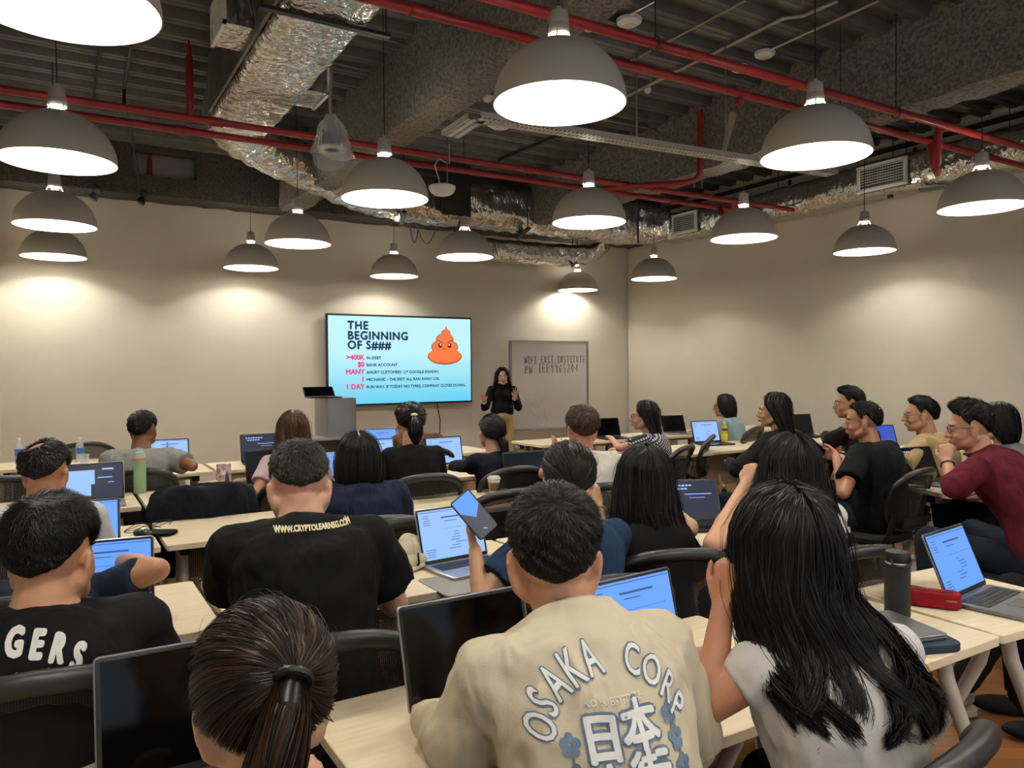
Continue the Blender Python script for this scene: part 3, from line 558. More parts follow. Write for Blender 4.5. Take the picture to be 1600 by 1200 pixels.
# podium
a = T(500, 690, .35); px, py = PT(505, 690, 1, 8.2)[0], 8.2
pd = thing('lectern', 'grey metal lectern left of the big screen with a laptop on top', 'lectern', (px, py, 0), worldgeo=True)
l_ = PT(478, 640, 1, 8.2); r_ = PT(533, 640, 1, 8.2); lx = .46
m_pod = mat('brushed_podium', '8d8d93', .35, .7)
MB().rbox((px + .14, py, 1.0), (.34, .45, .42), .03).build('head_box', m_pod, pd); MB().box((px + .02, py - .05, .78), (1.0, .5, .025)).build('shelf', m_silver, pd)
MB().box((px + .0, py + .05, .38), (.22, .18, .78)).build('column', m_galv, pd); MB().rbox((px + .19, py + .05, .6), (.10, .42, 1.18), .03).build('side_panel', m_pod, pd); MB().rbox((px, py, .04), (.8, .5, .06), .04).build('base', m_pod, pd)
MB().cone((px - .02, py - .045, .62), (px - .02, py - .06, .62), .012, n=12, cap='flat').build('lock', m_steel, pd)
# ================================================================ TABLES
def make_table(wd=1.235, dp=.60):
    """folding training table; local origin at floor centre, users sit on -Y"""
    t = thing('training_table', 'x', 'table', group='pale wooden training tables')
    o = MB().rbox((0, 0, .7165), (wd, dp, .027), .012).build('tabletop', m_wood, t)
    for s in (-1, 1):
        x = s * (wd / 2 - .10); L_ = MB()
        L_.tube([(x, -.01, .68), (x, -.03, .60), (x, -.05, .5), (x, -.20, .14), (x, -.27, .07)], [.026, .024, .024, .02, .02], 10)
        L_.tube([(x, .02, .68), (x, .03, .58), (x, .06, .46), (x, .21, .14), (x, .27, .07)], [.026, .024, .024, .02, .02], 10)
        L_.build('leg', m_cream, t)
        MB().box((x, 0, .665), (.045, .26, .05)).box((x + s * -.0, .05, .60), (.035, .07, .12)).build('fold_bracket', m_black, t)
        for yy in (-.27, .27): MB().cone((x - .015, yy, .028), (x + .015, yy, .028), .028, n=16, cap='flat').build('caster', m_black, t)
    MB().cone((-wd / 2 + .12, .0, .66), (wd / 2 - .12, .0, .66), .018, n=10).build('crossbar', m_cream, t)
    mb = MB(); n = 6; pw = wd - .26; V = []; F = []
    for i, (yy, zz) in enumerate(((.235, .66), (.245, .52), (.25, .40), (.235, .30))): V += [(-pw / 2, yy, zz), (pw / 2, yy, zz)]
    F = [(2 * i, 2 * i + 1, 2 * i + 3, 2 * i + 2) for i in range(3)]; o = mb.add(V, F).build('modesty_panel', m_perf, t, False); uvgrid(o)
    return t
TB = {}
def table(key, x, y, label, az=0, wd=1.235, dp=.6):
    k = (wd, dp)
    if k not in TB: t = make_table(wd, dp); TB[k] = t; t.location = (x, y, 0); t.rotation_euler = (0, 0, -math.radians(az)); t['label'] = label
    else: t = dup(TB[k], (x, y, 0), az, label)
    return t
# row A (nearest) near edge 1.12, B 2.38, C 3.68, D 4.85, E 6.24
table('A0', -.185, 1.42, 'table carrying the dark laptop in front of the ponytail woman', 0)
table('A1', 1.095, 1.42, 'table in front of the man in the cream back-print shirt')
table('A2', 2.02, 1.40, 'short table end carrying the closed grey laptop and black flask', 0, .55, .56)
table('A3', 2.60, 1.38, 'short table carrying the blue-screen laptop and red pencil case', 4, .55, .56)
table('B0', -.185, 2.71, 'table with the silver laptop of the man in the black lettered shirt'); table('B1', 1.075, 2.69, 'table holding the canvas bag and laptop beside the raised phone'); table('B2', 2.33, 2.69, 'table in front of the long haired woman in the sleeveless top')
table('B3', 3.0, 2.55, 'short table end near the bare elbow of the woman in white', 0, .55, .56)
table('C0', -.215, 3.98, 'table with the mouse and tangled cable at its right end'); table('C1', 1.045, 3.98, 'empty table in front of the man in the black web address shirt'); table('C2', 2.305, 3.98, 'table holding the takeaway coffee cup and the black laptop')
table('D0', -.185, 5.16, 'table with the green bottle standing at its right end'); table('D1', 1.075, 5.16, 'table with the snack pouch behind the chair draped with a dark jacket'); table('D2', 2.335, 5.16, 'table in front of the two women with dark ponytails')
table('E0', .45, 6.55, 'table of the man in the grey shirt near the left wall'); table('E1', 1.72, 6.55, 'table carrying the laptop with the purple icons'); table('E2', 2.98, 6.55, 'table in front of the person in the brown jacket')
table('F0', .19, 7.62, 'table farthest left with two clear water bottles')
table('R1a', 4.53, 5.30, 'table just right of the checked shirt woman, left end bare', 0, 1.25, .68); table('R1b', 5.80, 5.33, 'table carrying the blue-screen laptop and yellow tea bottle', 0, 1.25, .68)
table('R0a', 4.85, 6.72, 'table in the far corner under the whiteboard side'); table('R0b', 6.12, 6.72, 'table with the open grey laptop by the right wall'); table('R0c', 7.38, 6.72, 'table farthest right along the far row')
az = 27; d_ = A3(math.cos(math.radians(-az)), math.sin(math.radians(az)) * 1, 0)
ex = A3(.90, .44, 0); ey = A3(-.44, .90, 0); c0 = A3(5.04, 3.76, 0) + ex * .62 + ey * .3; table('M', c0[0], c0[1], 'slanted table in front of the man holding the dark phone', -26)
table('R1c', 7.07, 5.33, 'table by the right wall with the large black mouse on it', 0, 1.25, .68)
ex = A3(.955, -.29, 0); ey = A3(.40, .92, 0); c0 = A3(4.50, 2.48, 0) + ex * .62 + A3(.33, .64, 0) * .5; table('N', c0[0], c0[1], 'slanted table with cream legs beside the man in the red sweater', 20, 1.235, .66)
table('N2', 6.60, 3.98, 'table at the right holding the laptop with the blue city picture', -10)
# ================================================================ CHAIRS
def make_chair():
    """mesh back training chair; sitter faces +Y, origin on the floor under the seat"""
    t = thing('mesh_chair', 'x', 'chair', group='black mesh back chairs')
    secs = []
    seat = []
    for z, k in ((.415, .90), (.42, 1), (.45, 1.02), (.465, .98), (.472, .85)):
        th = np.linspace(0, 2 * np.pi, 32, endpoint=False); ring = []
        for a in th: ca, sa = math.cos(a), math.sin(a); ring.append((.235 * k * np.sign(ca) * abs(ca) ** .5, .01 + .23 * k * np.sign(sa) * abs(sa) ** .5, z))
        seat.append(ring)
    MB().skin(seat).build('seat', m_blackm, t)
    def bp(u, v):  # back surface: u -1..1, v 0..1
        z = .52 + .35 * v; y = -.235 - .075 * v + .055 * (1 - u * u) * -1 + .02 * math.sin(v * 3.1) ; return A3(u * (.205 + .03 * math.sin(v * 2.6)), y, z)
    pts = []
    for k in range(64):
        a = 2 * math.pi * k / 64; ca, sa = math.cos(a), math.sin(a); u = np.sign(ca) * abs(ca) ** .45; v = .5 + .5 * np.sign(sa) * abs(sa) ** .45; p = bp(u, v); p[2] -= .035 * (u * u) * max(v - .5, 0) * 2; pts.append(p)
    MB().tube(pts, [.017 + .006 * (p[2] > .78) for p in pts], 14, close=True).build('back_frame', m_black, t)
    mb = MB(); V = []; n = 12
    for j in range(n + 1):
        for i in range(n + 1):
            u = -1 + 2 * i / n; v = j / n; lim = .985; p = bp(u * lim, v); p[2] -= .035 * (u * u) * max(v - .5, 0) * 2
            if v > .85 or v < .15: p[0] *= 1 - .10 * (abs(v - .5) - .35) / .15 * abs(u) ** 3
            V.append(p)
    F = [(j * (n + 1) + i, j * (n + 1) + i + 1, (j + 1) * (n + 1) + i + 1, (j + 1) * (n + 1) + i) for j in range(n) for i in range(n)]
    uvgrid(mb.add(V, F).build('back_mesh', m_mesh, t))
    MB().rbox(bp(0, .12) + A3(0, -.015, 0), (.36, .02, .05), .008).build('lumbar_bar', m_black, t)
    for s in (-1, 1):
        MB().tube([(s * .21, -.2, .43), (s * .222, -.25, .5), (s * .222, -.275, .62)], .015, 8).build('back_upright', m_black, t)
        MB().tube([(s * .215, .20, .012), (s * .21, .19, .40), (s * .21, .14, .42)], .0125, 10).build('leg', m_silver, t)
        MB().tube([(s * .225, -.25, .012), (s * .215, -.20, .40), (s * .21, -.12, .42)], .0125, 10).build('leg', m_silver, t)
        MB().tube([(s * .21, .185, .40), (s * .21, -.195, .40)], .011, 8).build('seat_rail', m_silver, t)
    return t
CHR = []
def chair(x, y, az, label):
    if not CHR: c = make_chair(); c.location = (float(x), float(y), 0); c.rotation_euler = (0, 0, -math.radians(az)); c['label'] = label; CHR.append(c); return c
    return dup(CHR[0], (x, y, 0), az, label)
# ================================================================ PEOPLE
def ss(x, a, b): t = np.clip((x - a) / (b - a), 0, 1); return t * t * (3 - 2 * t)
def headframe(az, pitch=0, roll=0):
    a = math.radians(az); f = A3(math.sin(a), math.cos(a), 0); x = A3(math.cos(a), -math.sin(a), 0); p = math.radians(pitch)
    f2 = f * math.cos(p) - A3(0, 0, 1) * math.sin(p); z2 = np.cross(x, f2); r = math.radians(roll)
    x3 = x * math.cos(r) + z2 * math.sin(r); z3 = np.cross(x3, f2); return np.array([x3, f2, z3])   # rows: right, forward, up
HC = A3(0, -.012, .03); HB = A3(.079, .100, .092)
LINE = {'short': ([0, 30, 50, 62, 74, 84, 96, 112, 135, 180], [36, 34, 26, 8, -8, 8, 6, -15, -34, -44]), 'all': ([0, 30, 50, 70, 85, 100, 120, 180], [42, 38, 26, 12, 10, 0, -30, -44]), 'bangs': ([0, 35, 50, 70, 90, 180], [8, 8, -5, -25, -35, -40]), 'cover': ([0, 28, 42, 60, 90, 180], [40, 34, 10, -20, -40, -45])}
def hthick(D, sp):
    """thickness of the hair over the skull for directions D (n,3) in head space"""
    el = np.degrees(np.arcsin(np.clip(D[:, 2], -1, 1))); az = np.degrees(np.abs(np.arctan2(D[:, 0], D[:, 1])))
    lx, ly = LINE[sp.get('line', 'short')]; hl = np.interp(az, lx, ly); t = ss(el - hl, -3, np.where(az > 75, 20, 8))
    if sp.get('bald'): bd = nrm(sp['bald'][:3]); t = t * (1 - ss(D @ bd, math.cos(sp['bald'][3] * 1.5), math.cos(sp['bald'][3] * .7)))
    th = sp.get('side', .008) + (sp.get('top', .022) - sp.get('side', .008)) * ss(el, -5, 55) + sp.get('front', 0) * ss(50 - az, 0, 40) * ss(el, 5, 35)
    ns = np.sin(D[:, 0] * 17 + 3 * D[:, 2] * 9) * np.cos(D[:, 1] * 15 + 2) * .0018
    HBn = np.where(D[:, 2:3] < 0, A3(.079, .100, .104), HB); r0 = 1 / np.sqrt(((D / HBn) ** 2).sum(1)); return r0 + t * (th + ns) - (1 - t) * .016, t
def cap(mb, H, Fr, sp, n=44):
    secs = []
    for p in np.linspace(-70, 89.5, n // 2 + 6):
        p = math.radians(p); th = np.linspace(0, 2 * np.pi, n, endpoint=False); D = np.c_[np.cos(th) * math.cos(p), np.sin(th) * math.cos(p), np.full(n, math.sin(p))]
        r, t = hthick(D, sp); secs.append(H + (HC + D * (r - .003)[:, None]) @ Fr)
    mb.skin(secs)
def ribbons(mb, P, Nn, w0, tip=.25):
    """P (n,k,3) centre lines, Nn (n,k,3) normals -> flat ribbons"""
    n, k, _ = P.shape; Tn = np.gradient(P, axis=1); Tn /= np.linalg.norm(Tn, axis=2, keepdims=True) + 1e-9; S = np.cross(Tn, Nn); S /= np.linalg.norm(S, axis=2, keepdims=True) + 1e-9
    tw = nr.uniform(-.6, .6, (n, 1, 1)); S = S * np.cos(tw) + Nn * np.sin(tw); wd = (w0 * nr.uniform(.6, 1.3, (n, 1)) * np.interp(np.linspace(0, 1, k), [0, .1, .7, 1], [.5, 1, .9, tip])[None, :])[:, :, None]
    V = np.stack([P - S * wd / 2, P + S * wd / 2], 2).reshape(-1, 3); base = (np.arange(n) * k * 2)[:, None] + (np.arange(k - 1) * 2)[None, :]; b = base.ravel(); F = np.stack([b, b + 1, b + 3, b + 2], 1)
    mb.v.append(V); F = (F + mb.n).tolist(); mb.f += F; mb.mi += [mb.cm] * len(F); mb.n += len(V)
def rdirs(n, sp, tmin=.5):
    out = np.zeros((0, 3))
    while len(out) < n:
        D = nr.normal(size=(n * 3, 3)); D /= np.linalg.norm(D, axis=1, keepdims=True); r, t = hthick(D, sp); out = np.concatenate([out, D[t > tmin]])
    return out[:n]
def short_strands(mb, H, Fr, sp, n, w0):
    D = rdirs(n, sp); W0 = nrm(sp.get('whorl', (.02, -.62, .75))); k = 5; cd_ = nrm(sp.get('comb', (0, 0, 0))) if sp.get('comb') else None; Ps = []; Ns = []; el0 = ss(D[:, 2], -.1, .7)
    ln = (sp.get('slen', .012) + (sp.get('tlen', .045) - sp.get('slen', .012)) * el0) * nr.uniform(.6, 1.2, len(D)); jit = nr.normal(size=D.shape) * .42; up = sp.get('lift', .006) * nr.uniform(.2, 1.6, len(D)) * (.4 + .6 * el0)
    for i in range(k):
        r, t = hthick(D, sp); s = i / (k - 1); Ps.append(HC + D * (r - .004 + s * (up * (.25 + .75 * ss(D[:, 2], -.3, .3)) + .004))[:, None]); Ns.append(D.copy())
        fl = D - W0 * (D @ W0)[:, None] * 1.0; fl = D * (D @ W0)[:, None] - W0; fl = fl / (np.linalg.norm(fl, axis=1, keepdims=True) + 1e-6) + jit
        if cd_ is not None: fl = fl * (1 - el0[:, None]) + (cd_ + jit) * el0[:, None]
        fl = fl - D * (fl * D).sum(1)[:, None]; fl /= np.linalg.norm(fl, axis=1, keepdims=True) + 1e-6; D = D + fl * (ln / (k - 1) / .1)[:, None]; D /= np.linalg.norm(D, axis=1, keepdims=True)
    P = np.stack(Ps, 1) @ Fr + H; Nn = np.stack(Ns, 1) @ Fr; ribbons(mb, P, Nn, w0)
LONG = [(.06, -.012, .088, .106, 48), (.0, -.014, .095, .110, 60), (-.06, -.03, .098, .10, 74), (-.12, -.05, .105, .085, 88), (-.20, -.075, .118, .07, 95), (-.30, -.095, .130, .055, 100), (-.40, -.10, .120, .045, 100), (-.46, -.10, .08, .03, 100)]
BOB = [(.06, -.012, .090, .108, 46), (.0, -.014, .104, .116, 56), (-.05, -.02, .108, .112, 62), (-.10, -.03, .098, .095, 76), (-.135, -.035, .078, .07, 90)]
def curtain(mb, H, Fy, slices, n, w0, wav=.006, tips=.12, sp=None, fly=.006, seed=0, fill=1.0):
    S = np.array([s[:5] for s in slices]); sx = np.array([s[5] if len(s) > 5 else 0 for s in slices]); m = len(S)
    ph = np.linspace(-1, 1, 30); secs = []
    for i in range(m):
        z, y, a, b, op = S[i]; k = (1 - .16 * (i == m - 1)) * fill; f = np.radians(180 - op) * ph; secs.append(H + np.c_[sx[i] + a * .94 * k * np.sin(f), y - b * .94 * k * np.cos(f), np.full(30, z)] @ Fy)
    mb.skin(secs)
    N = n; nc = 46; cph = np.sort(nr.uniform(-1, 1, nc)); cl = nr.randint(0, nc, N); phi0 = np.clip(cph[cl] + nr.normal(size=N) * .055, -1, 1); csend = nr.uniform(1 - tips, 1.0 + tips * .4, nc); send = (csend[cl] * nr.uniform(1 - tips * .5, 1, N)) * (m - 1); cpz = nr.uniform(0, 6.28, nc); cfr = nr.uniform(.7, 1.5, nc); camp = nr.uniform(.3, 1.5, nc); phi = phi0; kk = 14; off = nr.uniform(0, 1, N) ** 2 * fly + (nr.uniform(0, 1, N) > .975) * nr.uniform(0, .02, N); phs = cpz[cl] + nr.normal(size=N) * .25; fr = cfr[cl]; am = camp[cl]; Ps = []; Ns = []
    # over the scalp from the parting
    f0 = np.radians(180 - S[0, 4]) * phi; part = sp.get('part', 0) if sp else 0
    A = np.c_[np.sign(phi) * .06 + part, -np.cos(f0) * .55 - .1 + nr.uniform(-.25, .25, N), np.full(N, .95)]; A /= np.linalg.norm(A, axis=1, keepdims=True)
    B = np.c_[S[0, 2] * np.sin(f0), S[0, 1] - S[0, 3] * np.cos(f0), np.full(N, S[0, 0])] - HC; B /= np.linalg.norm(B, axis=1, keepdims=True)
    for i in range(5):
        s = i / 5; D = A * (1 - s) + B * s; D /= np.linalg.norm(D, axis=1, keepdims=True); r, t = hthick(D, sp or {'line': 'cover'}); Ps.append(HC + D * (r + off * .6 + .001)[:, None]); Ns.append(D.copy())
    for i in range(kk):
        q = send * i / (kk - 1); ii = np.clip(q.astype(int), 0, m - 2); fr_ = q - ii; g = lambda c: S[ii, c] * (1 - fr_) + S[ii + 1, c] * fr_; gx = sx[ii] * (1 - fr_) + sx[ii + 1] * fr_
        tt = q / (m - 1); pc_ = phi + (cph[cl] - phi) * .75 * tt ** 1.5; f = np.radians(180 - g(4)) * pc_ + wav * 14 * am * np.sin(phs + fr * q * 1.25) * tt; ex = off * (1 - .4 * tt) + wav * 1.3 * am * np.sin(phs * 2 + q * 1.7 * fr) * tt + .001
        px = gx + (g(2) + ex) * np.sin(f); py = g(1) - (g(3) + ex) * np.cos(f); Ps.append(np.c_[px, py, g(0)]); Ns.append(np.c_[np.sin(f), -np.cos(f), np.full(N, .15)])
    P = np.stack(Ps, 1) @ Fy + H; Nn = np.stack(Ns, 1) @ Fy; Nn /= np.linalg.norm(Nn, axis=2, keepdims=True); ribbons(mb, P, Nn, w0)
def ponytail(mb, H, Fr, sp, tie, tail, rad, n, w0, nt=900, spread=1.0):
    """hair swept back to the tie direction, then a tail along world points"""
    D = rdirs(n, sp, .3); Tt = nrm(tie); k = 9; Ps = []; Ns = []; off = nr.uniform(0, 1, n) ** 2 * .007 + (nr.uniform(0, 1, n) > .985) * nr.uniform(0, .016, n)
    for i in range(k):
        s = (i / (k - 1)) ** .9; Q = D * (1 - s) + Tt * s + np.cross(D, Tt) * (.12 * math.sin(s * 3.14)); Q /= np.linalg.norm(Q, axis=1, keepdims=True); r, t = hthick(Q, sp); r = np.maximum(r, 1 / np.sqrt(((Q / HB) ** 2).sum(1)) + .004)
        Ps.append(HC + Q * (r + off * math.sin(3.14 * (.15 + .8 * s)) + .008 * s ** 4)[:, None]); Ns.append(Q.copy())
    ribbons(mb, np.stack(Ps, 1) @ Fr + H, np.stack(Ns, 1) @ Fr, w0)
    T_ = np.array(tail, float); m = len(T_); rad = np.array(rad, float); mb.tube(T_, rad * .8, 14)
    ang = nr.uniform(0, 6.28, nt); rr = np.sqrt(nr.uniform(.5, 1.25, nt)); kk = 12; send = nr.uniform(.8, 1.03, nt) * (m - 1); Ps = []; Ns = []
    d0 = nrm(T_[-1] - T_[0]); x = nrm(np.cross(d0, (0, 1, 0.1))); y = np.cross(d0, x)
    for i in range(kk):
        q = send * i / (kk - 1); ii = np.clip(q.astype(int), 0, m - 2); f = q - ii; c = T_[ii] * (1 - f)[:, None] + T_[np.minimum(ii + 1, m - 1)] * f[:, None]; r = rad[ii] * (1 - f) + rad[np.minimum(ii + 1, m - 1)] * f
        a = ang + .25 * np.sin(q * 1.3 + ang * 3); o = np.cos(a)[:, None] * x + np.sin(a)[:, None] * y; Ps.append(c + o * (r * rr)[:, None]); Ns.append(o)
    ribbons(mb, np.stack(Ps, 1), np.stack(Ns, 1), w0)
def head_geo(mb, H, Fr, k=1.0, female=False):
    def L(*p): return H + (A3(*p) * k) @ Fr
    def E(c, r): mb.ell(L(*c), A3(*r) * k, Fr.T, 18, 12)
    E((0, -.010, .034), (.076, .096, .084)); E((0, .028, -.012), (.064, .066, .075)); E((0, .034, -.055), (.052 - .004 * female, .052, .05)); E((0, .062, -.088), (.024, .022, .018)); E((0, .074, .030), (.05, .018, .016))
    for s in (-1, 1):
        E((s * .036, .062, -.03), (.022, .022, .022)); E((s * .080, -.004, -.012), (.008, .018, .031)); E((s * .084, -.010, -.002), (.006, .014, .020)); E((s * .030, .080, .006), (.014, .010, .010)); mb.cone(L(s * .045, .03, -.07), L(s * .06, -.005, -.045), .02 * k, .022 * k, 10)
    mb.cone(L(0, .092, .012), L(0, .110, -.026), .008 * k, .012 * k, 10)
    for s in (-1, 1): E((s * .011, .098, -.030), (.009, .010, .008))
    E((0, .090, -.055), (.023, .011, .006)); E((0, .089, -.064), (.019, .011, .006))
def hand(mb, W, d, lat, pn, curl=25, sz=1.0, spread=0, thumb=.6, bent=None):
    d = nrm(d); lat = nrm(np.asarray(lat, float) - d * np.dot(lat, d)); n_ = np.cross(d, lat); pn = n_ if np.dot(n_, pn) > 0 else -n_; W = np.asarray(W, float)
    xs = (.027, .009, -.009, -.026); ls = (.070, .079, .073, .057)
    mb.ell(W + d * .045 * sz, (.036 * sz, .048 * sz, .013 * sz), np.array([lat, d, pn]).T, 14, 10)
    for i, (x, l) in enumerate(zip(xs, ls)):
        a = W + lat * x * .55 * sz + d * .005; r = W + lat * x * sz + d * (.085 - .012 * (i == 3) - .004 * (i == 0)) * sz; mb.cone(a, r, .0135 * sz, .0105 * sz, 8); c = math.radians(curl if bent is None else bent[i]); p = r; ang = 0
        for j, fr_ in enumerate((.45, .31, .24)):
            ang += c * (.9, 1.1, .7)[j]; dd = nrm(d * math.cos(ang) + pn * math.sin(ang) + lat * (x * spread * 9)); q = p + dd * l * fr_ * sz; mb.cone(p, q, (.0092 - .0011 * j) * sz, (.0082 - .0011 * j) * sz, 8); p = q
    b = W + lat * .026 * sz + d * .022 * sz; q = b + nrm(d * .65 + lat * thumb + pn * .35) * .040 * sz; mb.cone(W + lat * .012 * sz, b, .014 * sz, .014 * sz, 8); mb.cone(b, q, .0135 * sz, .0105 * sz, 8); q2 = q + nrm(d * .9 + lat * thumb * .4 + pn * .4) * .030 * sz; mb.cone(q, q2, .0102 * sz, .0082 * sz, 8)
TEX = bpy.data.textures.new('wrinkle', 'CLOUDS'); TEX.noise_scale = .075; TEX.noise_depth = 1
def finish(o, vox, sm=3, disp=0):
    r = o.modifiers.new('r', 'REMESH'); r.mode = 'VOXEL'; r.voxel_size = vox; r.use_smooth_shade = True
    s = o.modifiers.new('s', 'SMOOTH'); s.factor = .5; s.iterations = sm
    if disp: d = o.modifiers.new('d', 'DISPLACE'); d.texture = TEX; d.strength = disp; d.mid_level = .5; d.texture_coords = 'LOCAL'
SK = {}
def skin(c, n='8a5a48'):
    if c not in SK: SK[c] = mat('skin_' + c, c, .5, sss=.12, bump=.04, bscale=220)
    return SK[c]
def cloth(c, rough=.85, wr=.25, c2=None, ws=11): return mat('cloth_%s_%s' % (c, c2), c, rough, bump=.12, bscale=350, wr=min(wr * 1.6, 1), wscale=ws, spec=.15, noise_col=c2, nscale=2.5)
def hairm(c, c2, rough=.34): return mat('hair_%s_%s' % (c, c2), c, rough + .06, island=c2, spec=.2)
PRES = (4.6, 9.2)
PPL = {}
def person(key, label, h, az=None, haz=None, pitch=0, roll=0, sc=1.0, lean=.05, nk=(0, 0), fem=False, skc='b98a6a', hair=None, shirt=None, arms=None, seat=.50, pants='15171d', vox=.008, pz=None, stand=False, glasses=None, nohead=False, knees=None, drop=.165, shv=.010, sit=None):
    H = U(*h) if len(h) == 3 and h[0] > 12 else A3(*h); to = math.degrees(math.atan2(PRES[0] - H[0], PRES[1] - H[1])); haz = to if haz is None else haz; az = to * .4 if az is None else az
    Fr = headframe(haz, pitch, roll); Fy = headframe(haz); Ft = headframe(az); x, f = Ft[0], Ft[1]; up = A3(0, 0, 1); k = sc
    N = H + A3(0, 0, -(drop - .035) * k) - Fy[1] * .034 + x * nk[0] + f * (nk[1] - .01)
    if stand: Pv = A3(N[0], N[1], .93 * k) - f * .02
    else: Pv = A3(N[0], N[1], seat + .06) - f * (lean + .0)
    root = thing('person', label, 'person', (Pv[0], Pv[1], 0), worldgeo=True)
    body = MB(); wk = .90 if fem else 1.0; wid = k * wk
    if not nohead: head_geo(body, H, Fr, 1.0 * (.5 + .5 * k), fem)
    body.cone(H + A3(0, 0, -.05) - Fr[1] * .028, N + A3(0, 0, .0), .053 * wid, .062 * wid, 16)
    prof = [(0, .155, .115), (.12, .168, .125), (.28, .155, .115), (.45, .145, .108), (.62, .162, .115), (.78, .180, .115), (.88, .172, .10), (.95, .125, .08), (1.0, .062, .058)]
    Ln = np.linalg.norm(N - Pv); slump = .05
    def sp(t): return Pv * (1 - t) + N * t - f * slump * math.sin(math.pi * t)
    def secs(g, t0=0, t1=1.0):
        out = []
        for t, hw, hd in prof:
            if t < t0 - 1e-6: continue
            tt = t if t < 1 else t1; e = nrm(sp(min(tt + .05, 1.05)) - sp(max(tt - .05, -.05))); ff = nrm(np.cross(e, x)); out.append((sp(tt), hw * wid + g, hd * wid + g, x, ff))
        return out
    body.loft(secs(-.006))
    S = {}; arms = arms or {}; Js = {}
    for s, nme in ((-1, 'L'), (1, 'R')):
        S[s] = sp(.865) + x * s * .168 * wid + up * .01; body.cone(sp(.84), S[s], .07 * wid, .050 * wid, 12); body.cone(N - up * .015 - f * .01, S[s] + up * .0, .045 * wid, .040 * wid, 10)
        a = arms.get(nme, {}); gp = lambda v: U(*v) if v[0] > 12 else A3(*v)
        E_ = gp(a['E']) if 'E' in a else (S[s] + x * s * .06 + f * .10 - up * .26 if not stand else S[s] + x * s * .03 - up * .29)
        W_ = gp(a['W']) if 'W' in a else (A3(*(E_ + f * .22 - x * s * .08))[:2].tolist() + [max(.775, E_[2] + .02)] if not stand else E_ + f * .05 - up * .25)
        W_ = A3(*W_); up_l = np.linalg.norm(E_ - S[s])
        body.cone(S[s], E_, .046 * wid, .037 * wid, 12); body.cone(E_, W_, .037 * wid, .024 * wid, 12); body.cone(E_ * .7 + W_ * .3, E_ * .6 + W_ * .4, .037 * wid, .034 * wid, 10); Js[s] = (E_, W_)
        if not a.get('nohand'):
            d = nrm(W_ - E_); hd = gp(a['F']) - W_ if 'F' in a else d; lat = a.get('lat', -x * s); pn = a.get('pn', -up); hand(body, W_, hd, lat, pn, a.get('curl', 22), (.88 if fem else 1.0) * k * a.get('hs', 1), a.get('spread', 0), a.get('thumb', .6), a.get('bent'))
    hip = Pv - up * .05
    foot_z = .07
    if stand: kn = [Pv + x * s * .09 * wid - up * .45 * k + f * .01 for s in (-1, 1)]; an = [Pv + x * s * .09 - up * (Pv[2] - foot_z) for s in (-1, 1)]
    else:
        kn = [Pv + x * s * .12 + f * .42 * k - up * (Pv[2] - seat - .0) + (A3(0, 0, .02)) for s in (-1, 1)] if knees is None else [(U(*q) if q[0] > 12 else A3(*q)) for q in knees]; an = [A3(q[0], q[1], foot_z) - f * .02 for q in kn]
    for i, s in enumerate((-1, 1)): body.cone(hip + x * s * .085, kn[i], .078 * wid, .052 * wid, 12); body.cone(kn[i], an[i], .052 * wid, .036 * wid, 12); body.ell(an[i] + f * .05 - up * .02, A3(.035, .09, .03), Ft.T)
    b = body.build('body', skin(skc), root); finish(b, vox, 2)
    # clothing
    sh = shirt or {'c': '15161a'}; g = sh.get('g', .013); c = MB(); c.loft([(q[0] - (up * .06 if i == 0 else 0), q[1], q[2], q[3], q[4]) for i, q in enumerate(secs(g, 0, sh.get('neck', 1.0)))])
    sl = sh.get('sl', 'short')
    for s in (-1, 1):
        E_, W_ = Js[s]
        if sl != 'none':
            c.cone(sp(.84), S[s], .07 * wid + g, .052 * wid + g, 14); c.cone(N - up * .03 - f * .01, S[s] + up * .0, .042 * wid + g, .038 * wid + g, 10)
            fe = {'short': .68, 'long': 1, 'elbow': 1, 'cap': .42}[sl]; q = S[s] + (E_ - S[s]) * fe; c.ell(S[s], A3(1, 1, 1) * (.050 * wid + g)); c.cone(S[s], q, .050 * wid + g, .046 * wid + g + sh.get('loose', .008), 14, 'flat')
            if sl in ('long', 'elbow'): c.ell(E_, A3(1, 1, 1) * (.040 * wid + g)); r_ = E_ + (W_ - E_) * (.92 if sl == 'long' else .35); c.cone(E_, r_, .040 * wid + g, (.028 if sl == 'long' else .036) * wid + g, 14, 'flat')
    if sh.get('collar', True): th = np.linspace(0, 2 * np.pi, 18, endpoint=False); cc = sp(1.0) + up * (.0 + sh.get('cz', 0)); c.tube([cc + x * (.062 * wid + .006) * math.cos(t) + f * ((.058 * wid + .008) * math.sin(t)) - up * .012 * math.sin(t) for t in th], .008 + sh.get('cr', 0), 8, close=True)
    if sh.get('hood'): th = np.linspace(0, 2 * np.pi, 20, endpoint=False); c.tube([sp(.93) + x * (.13 * wid) * math.cos(t) + f * (.10 * math.sin(t)) - up * (.03 * math.cos(2 * t)) for t in th], .035, 10, close=True)
    m_ = sh.get('m') or cloth(sh['c'], wr=sh.get('wr', .35), c2=sh.get('c2')); so = c.build(sh.get('name', 'shirt'), m_, root); finish(so, shv, 3, sh.get('disp', .012))
    pt = MB()
    for i, s in enumerate((-1, 1)):
        pt.cone(hip + x * s * .085, kn[i], .078 * wid + .014, .052 * wid + .016, 12); pt.cone(kn[i], an[i] + up * .03, .052 * wid + .016, .040 * wid + .016, 12, 'flat'); pt.ell(kn[i], A3(1, 1, 1) * (.052 * wid + .016))
    pt.ell(hip, A3(.165 * wid + .01, .125, .12), Ft.T); 
    if pants: finish(pt.build('trousers', cloth(pants, wr=.3), root), .013, 2, .008)
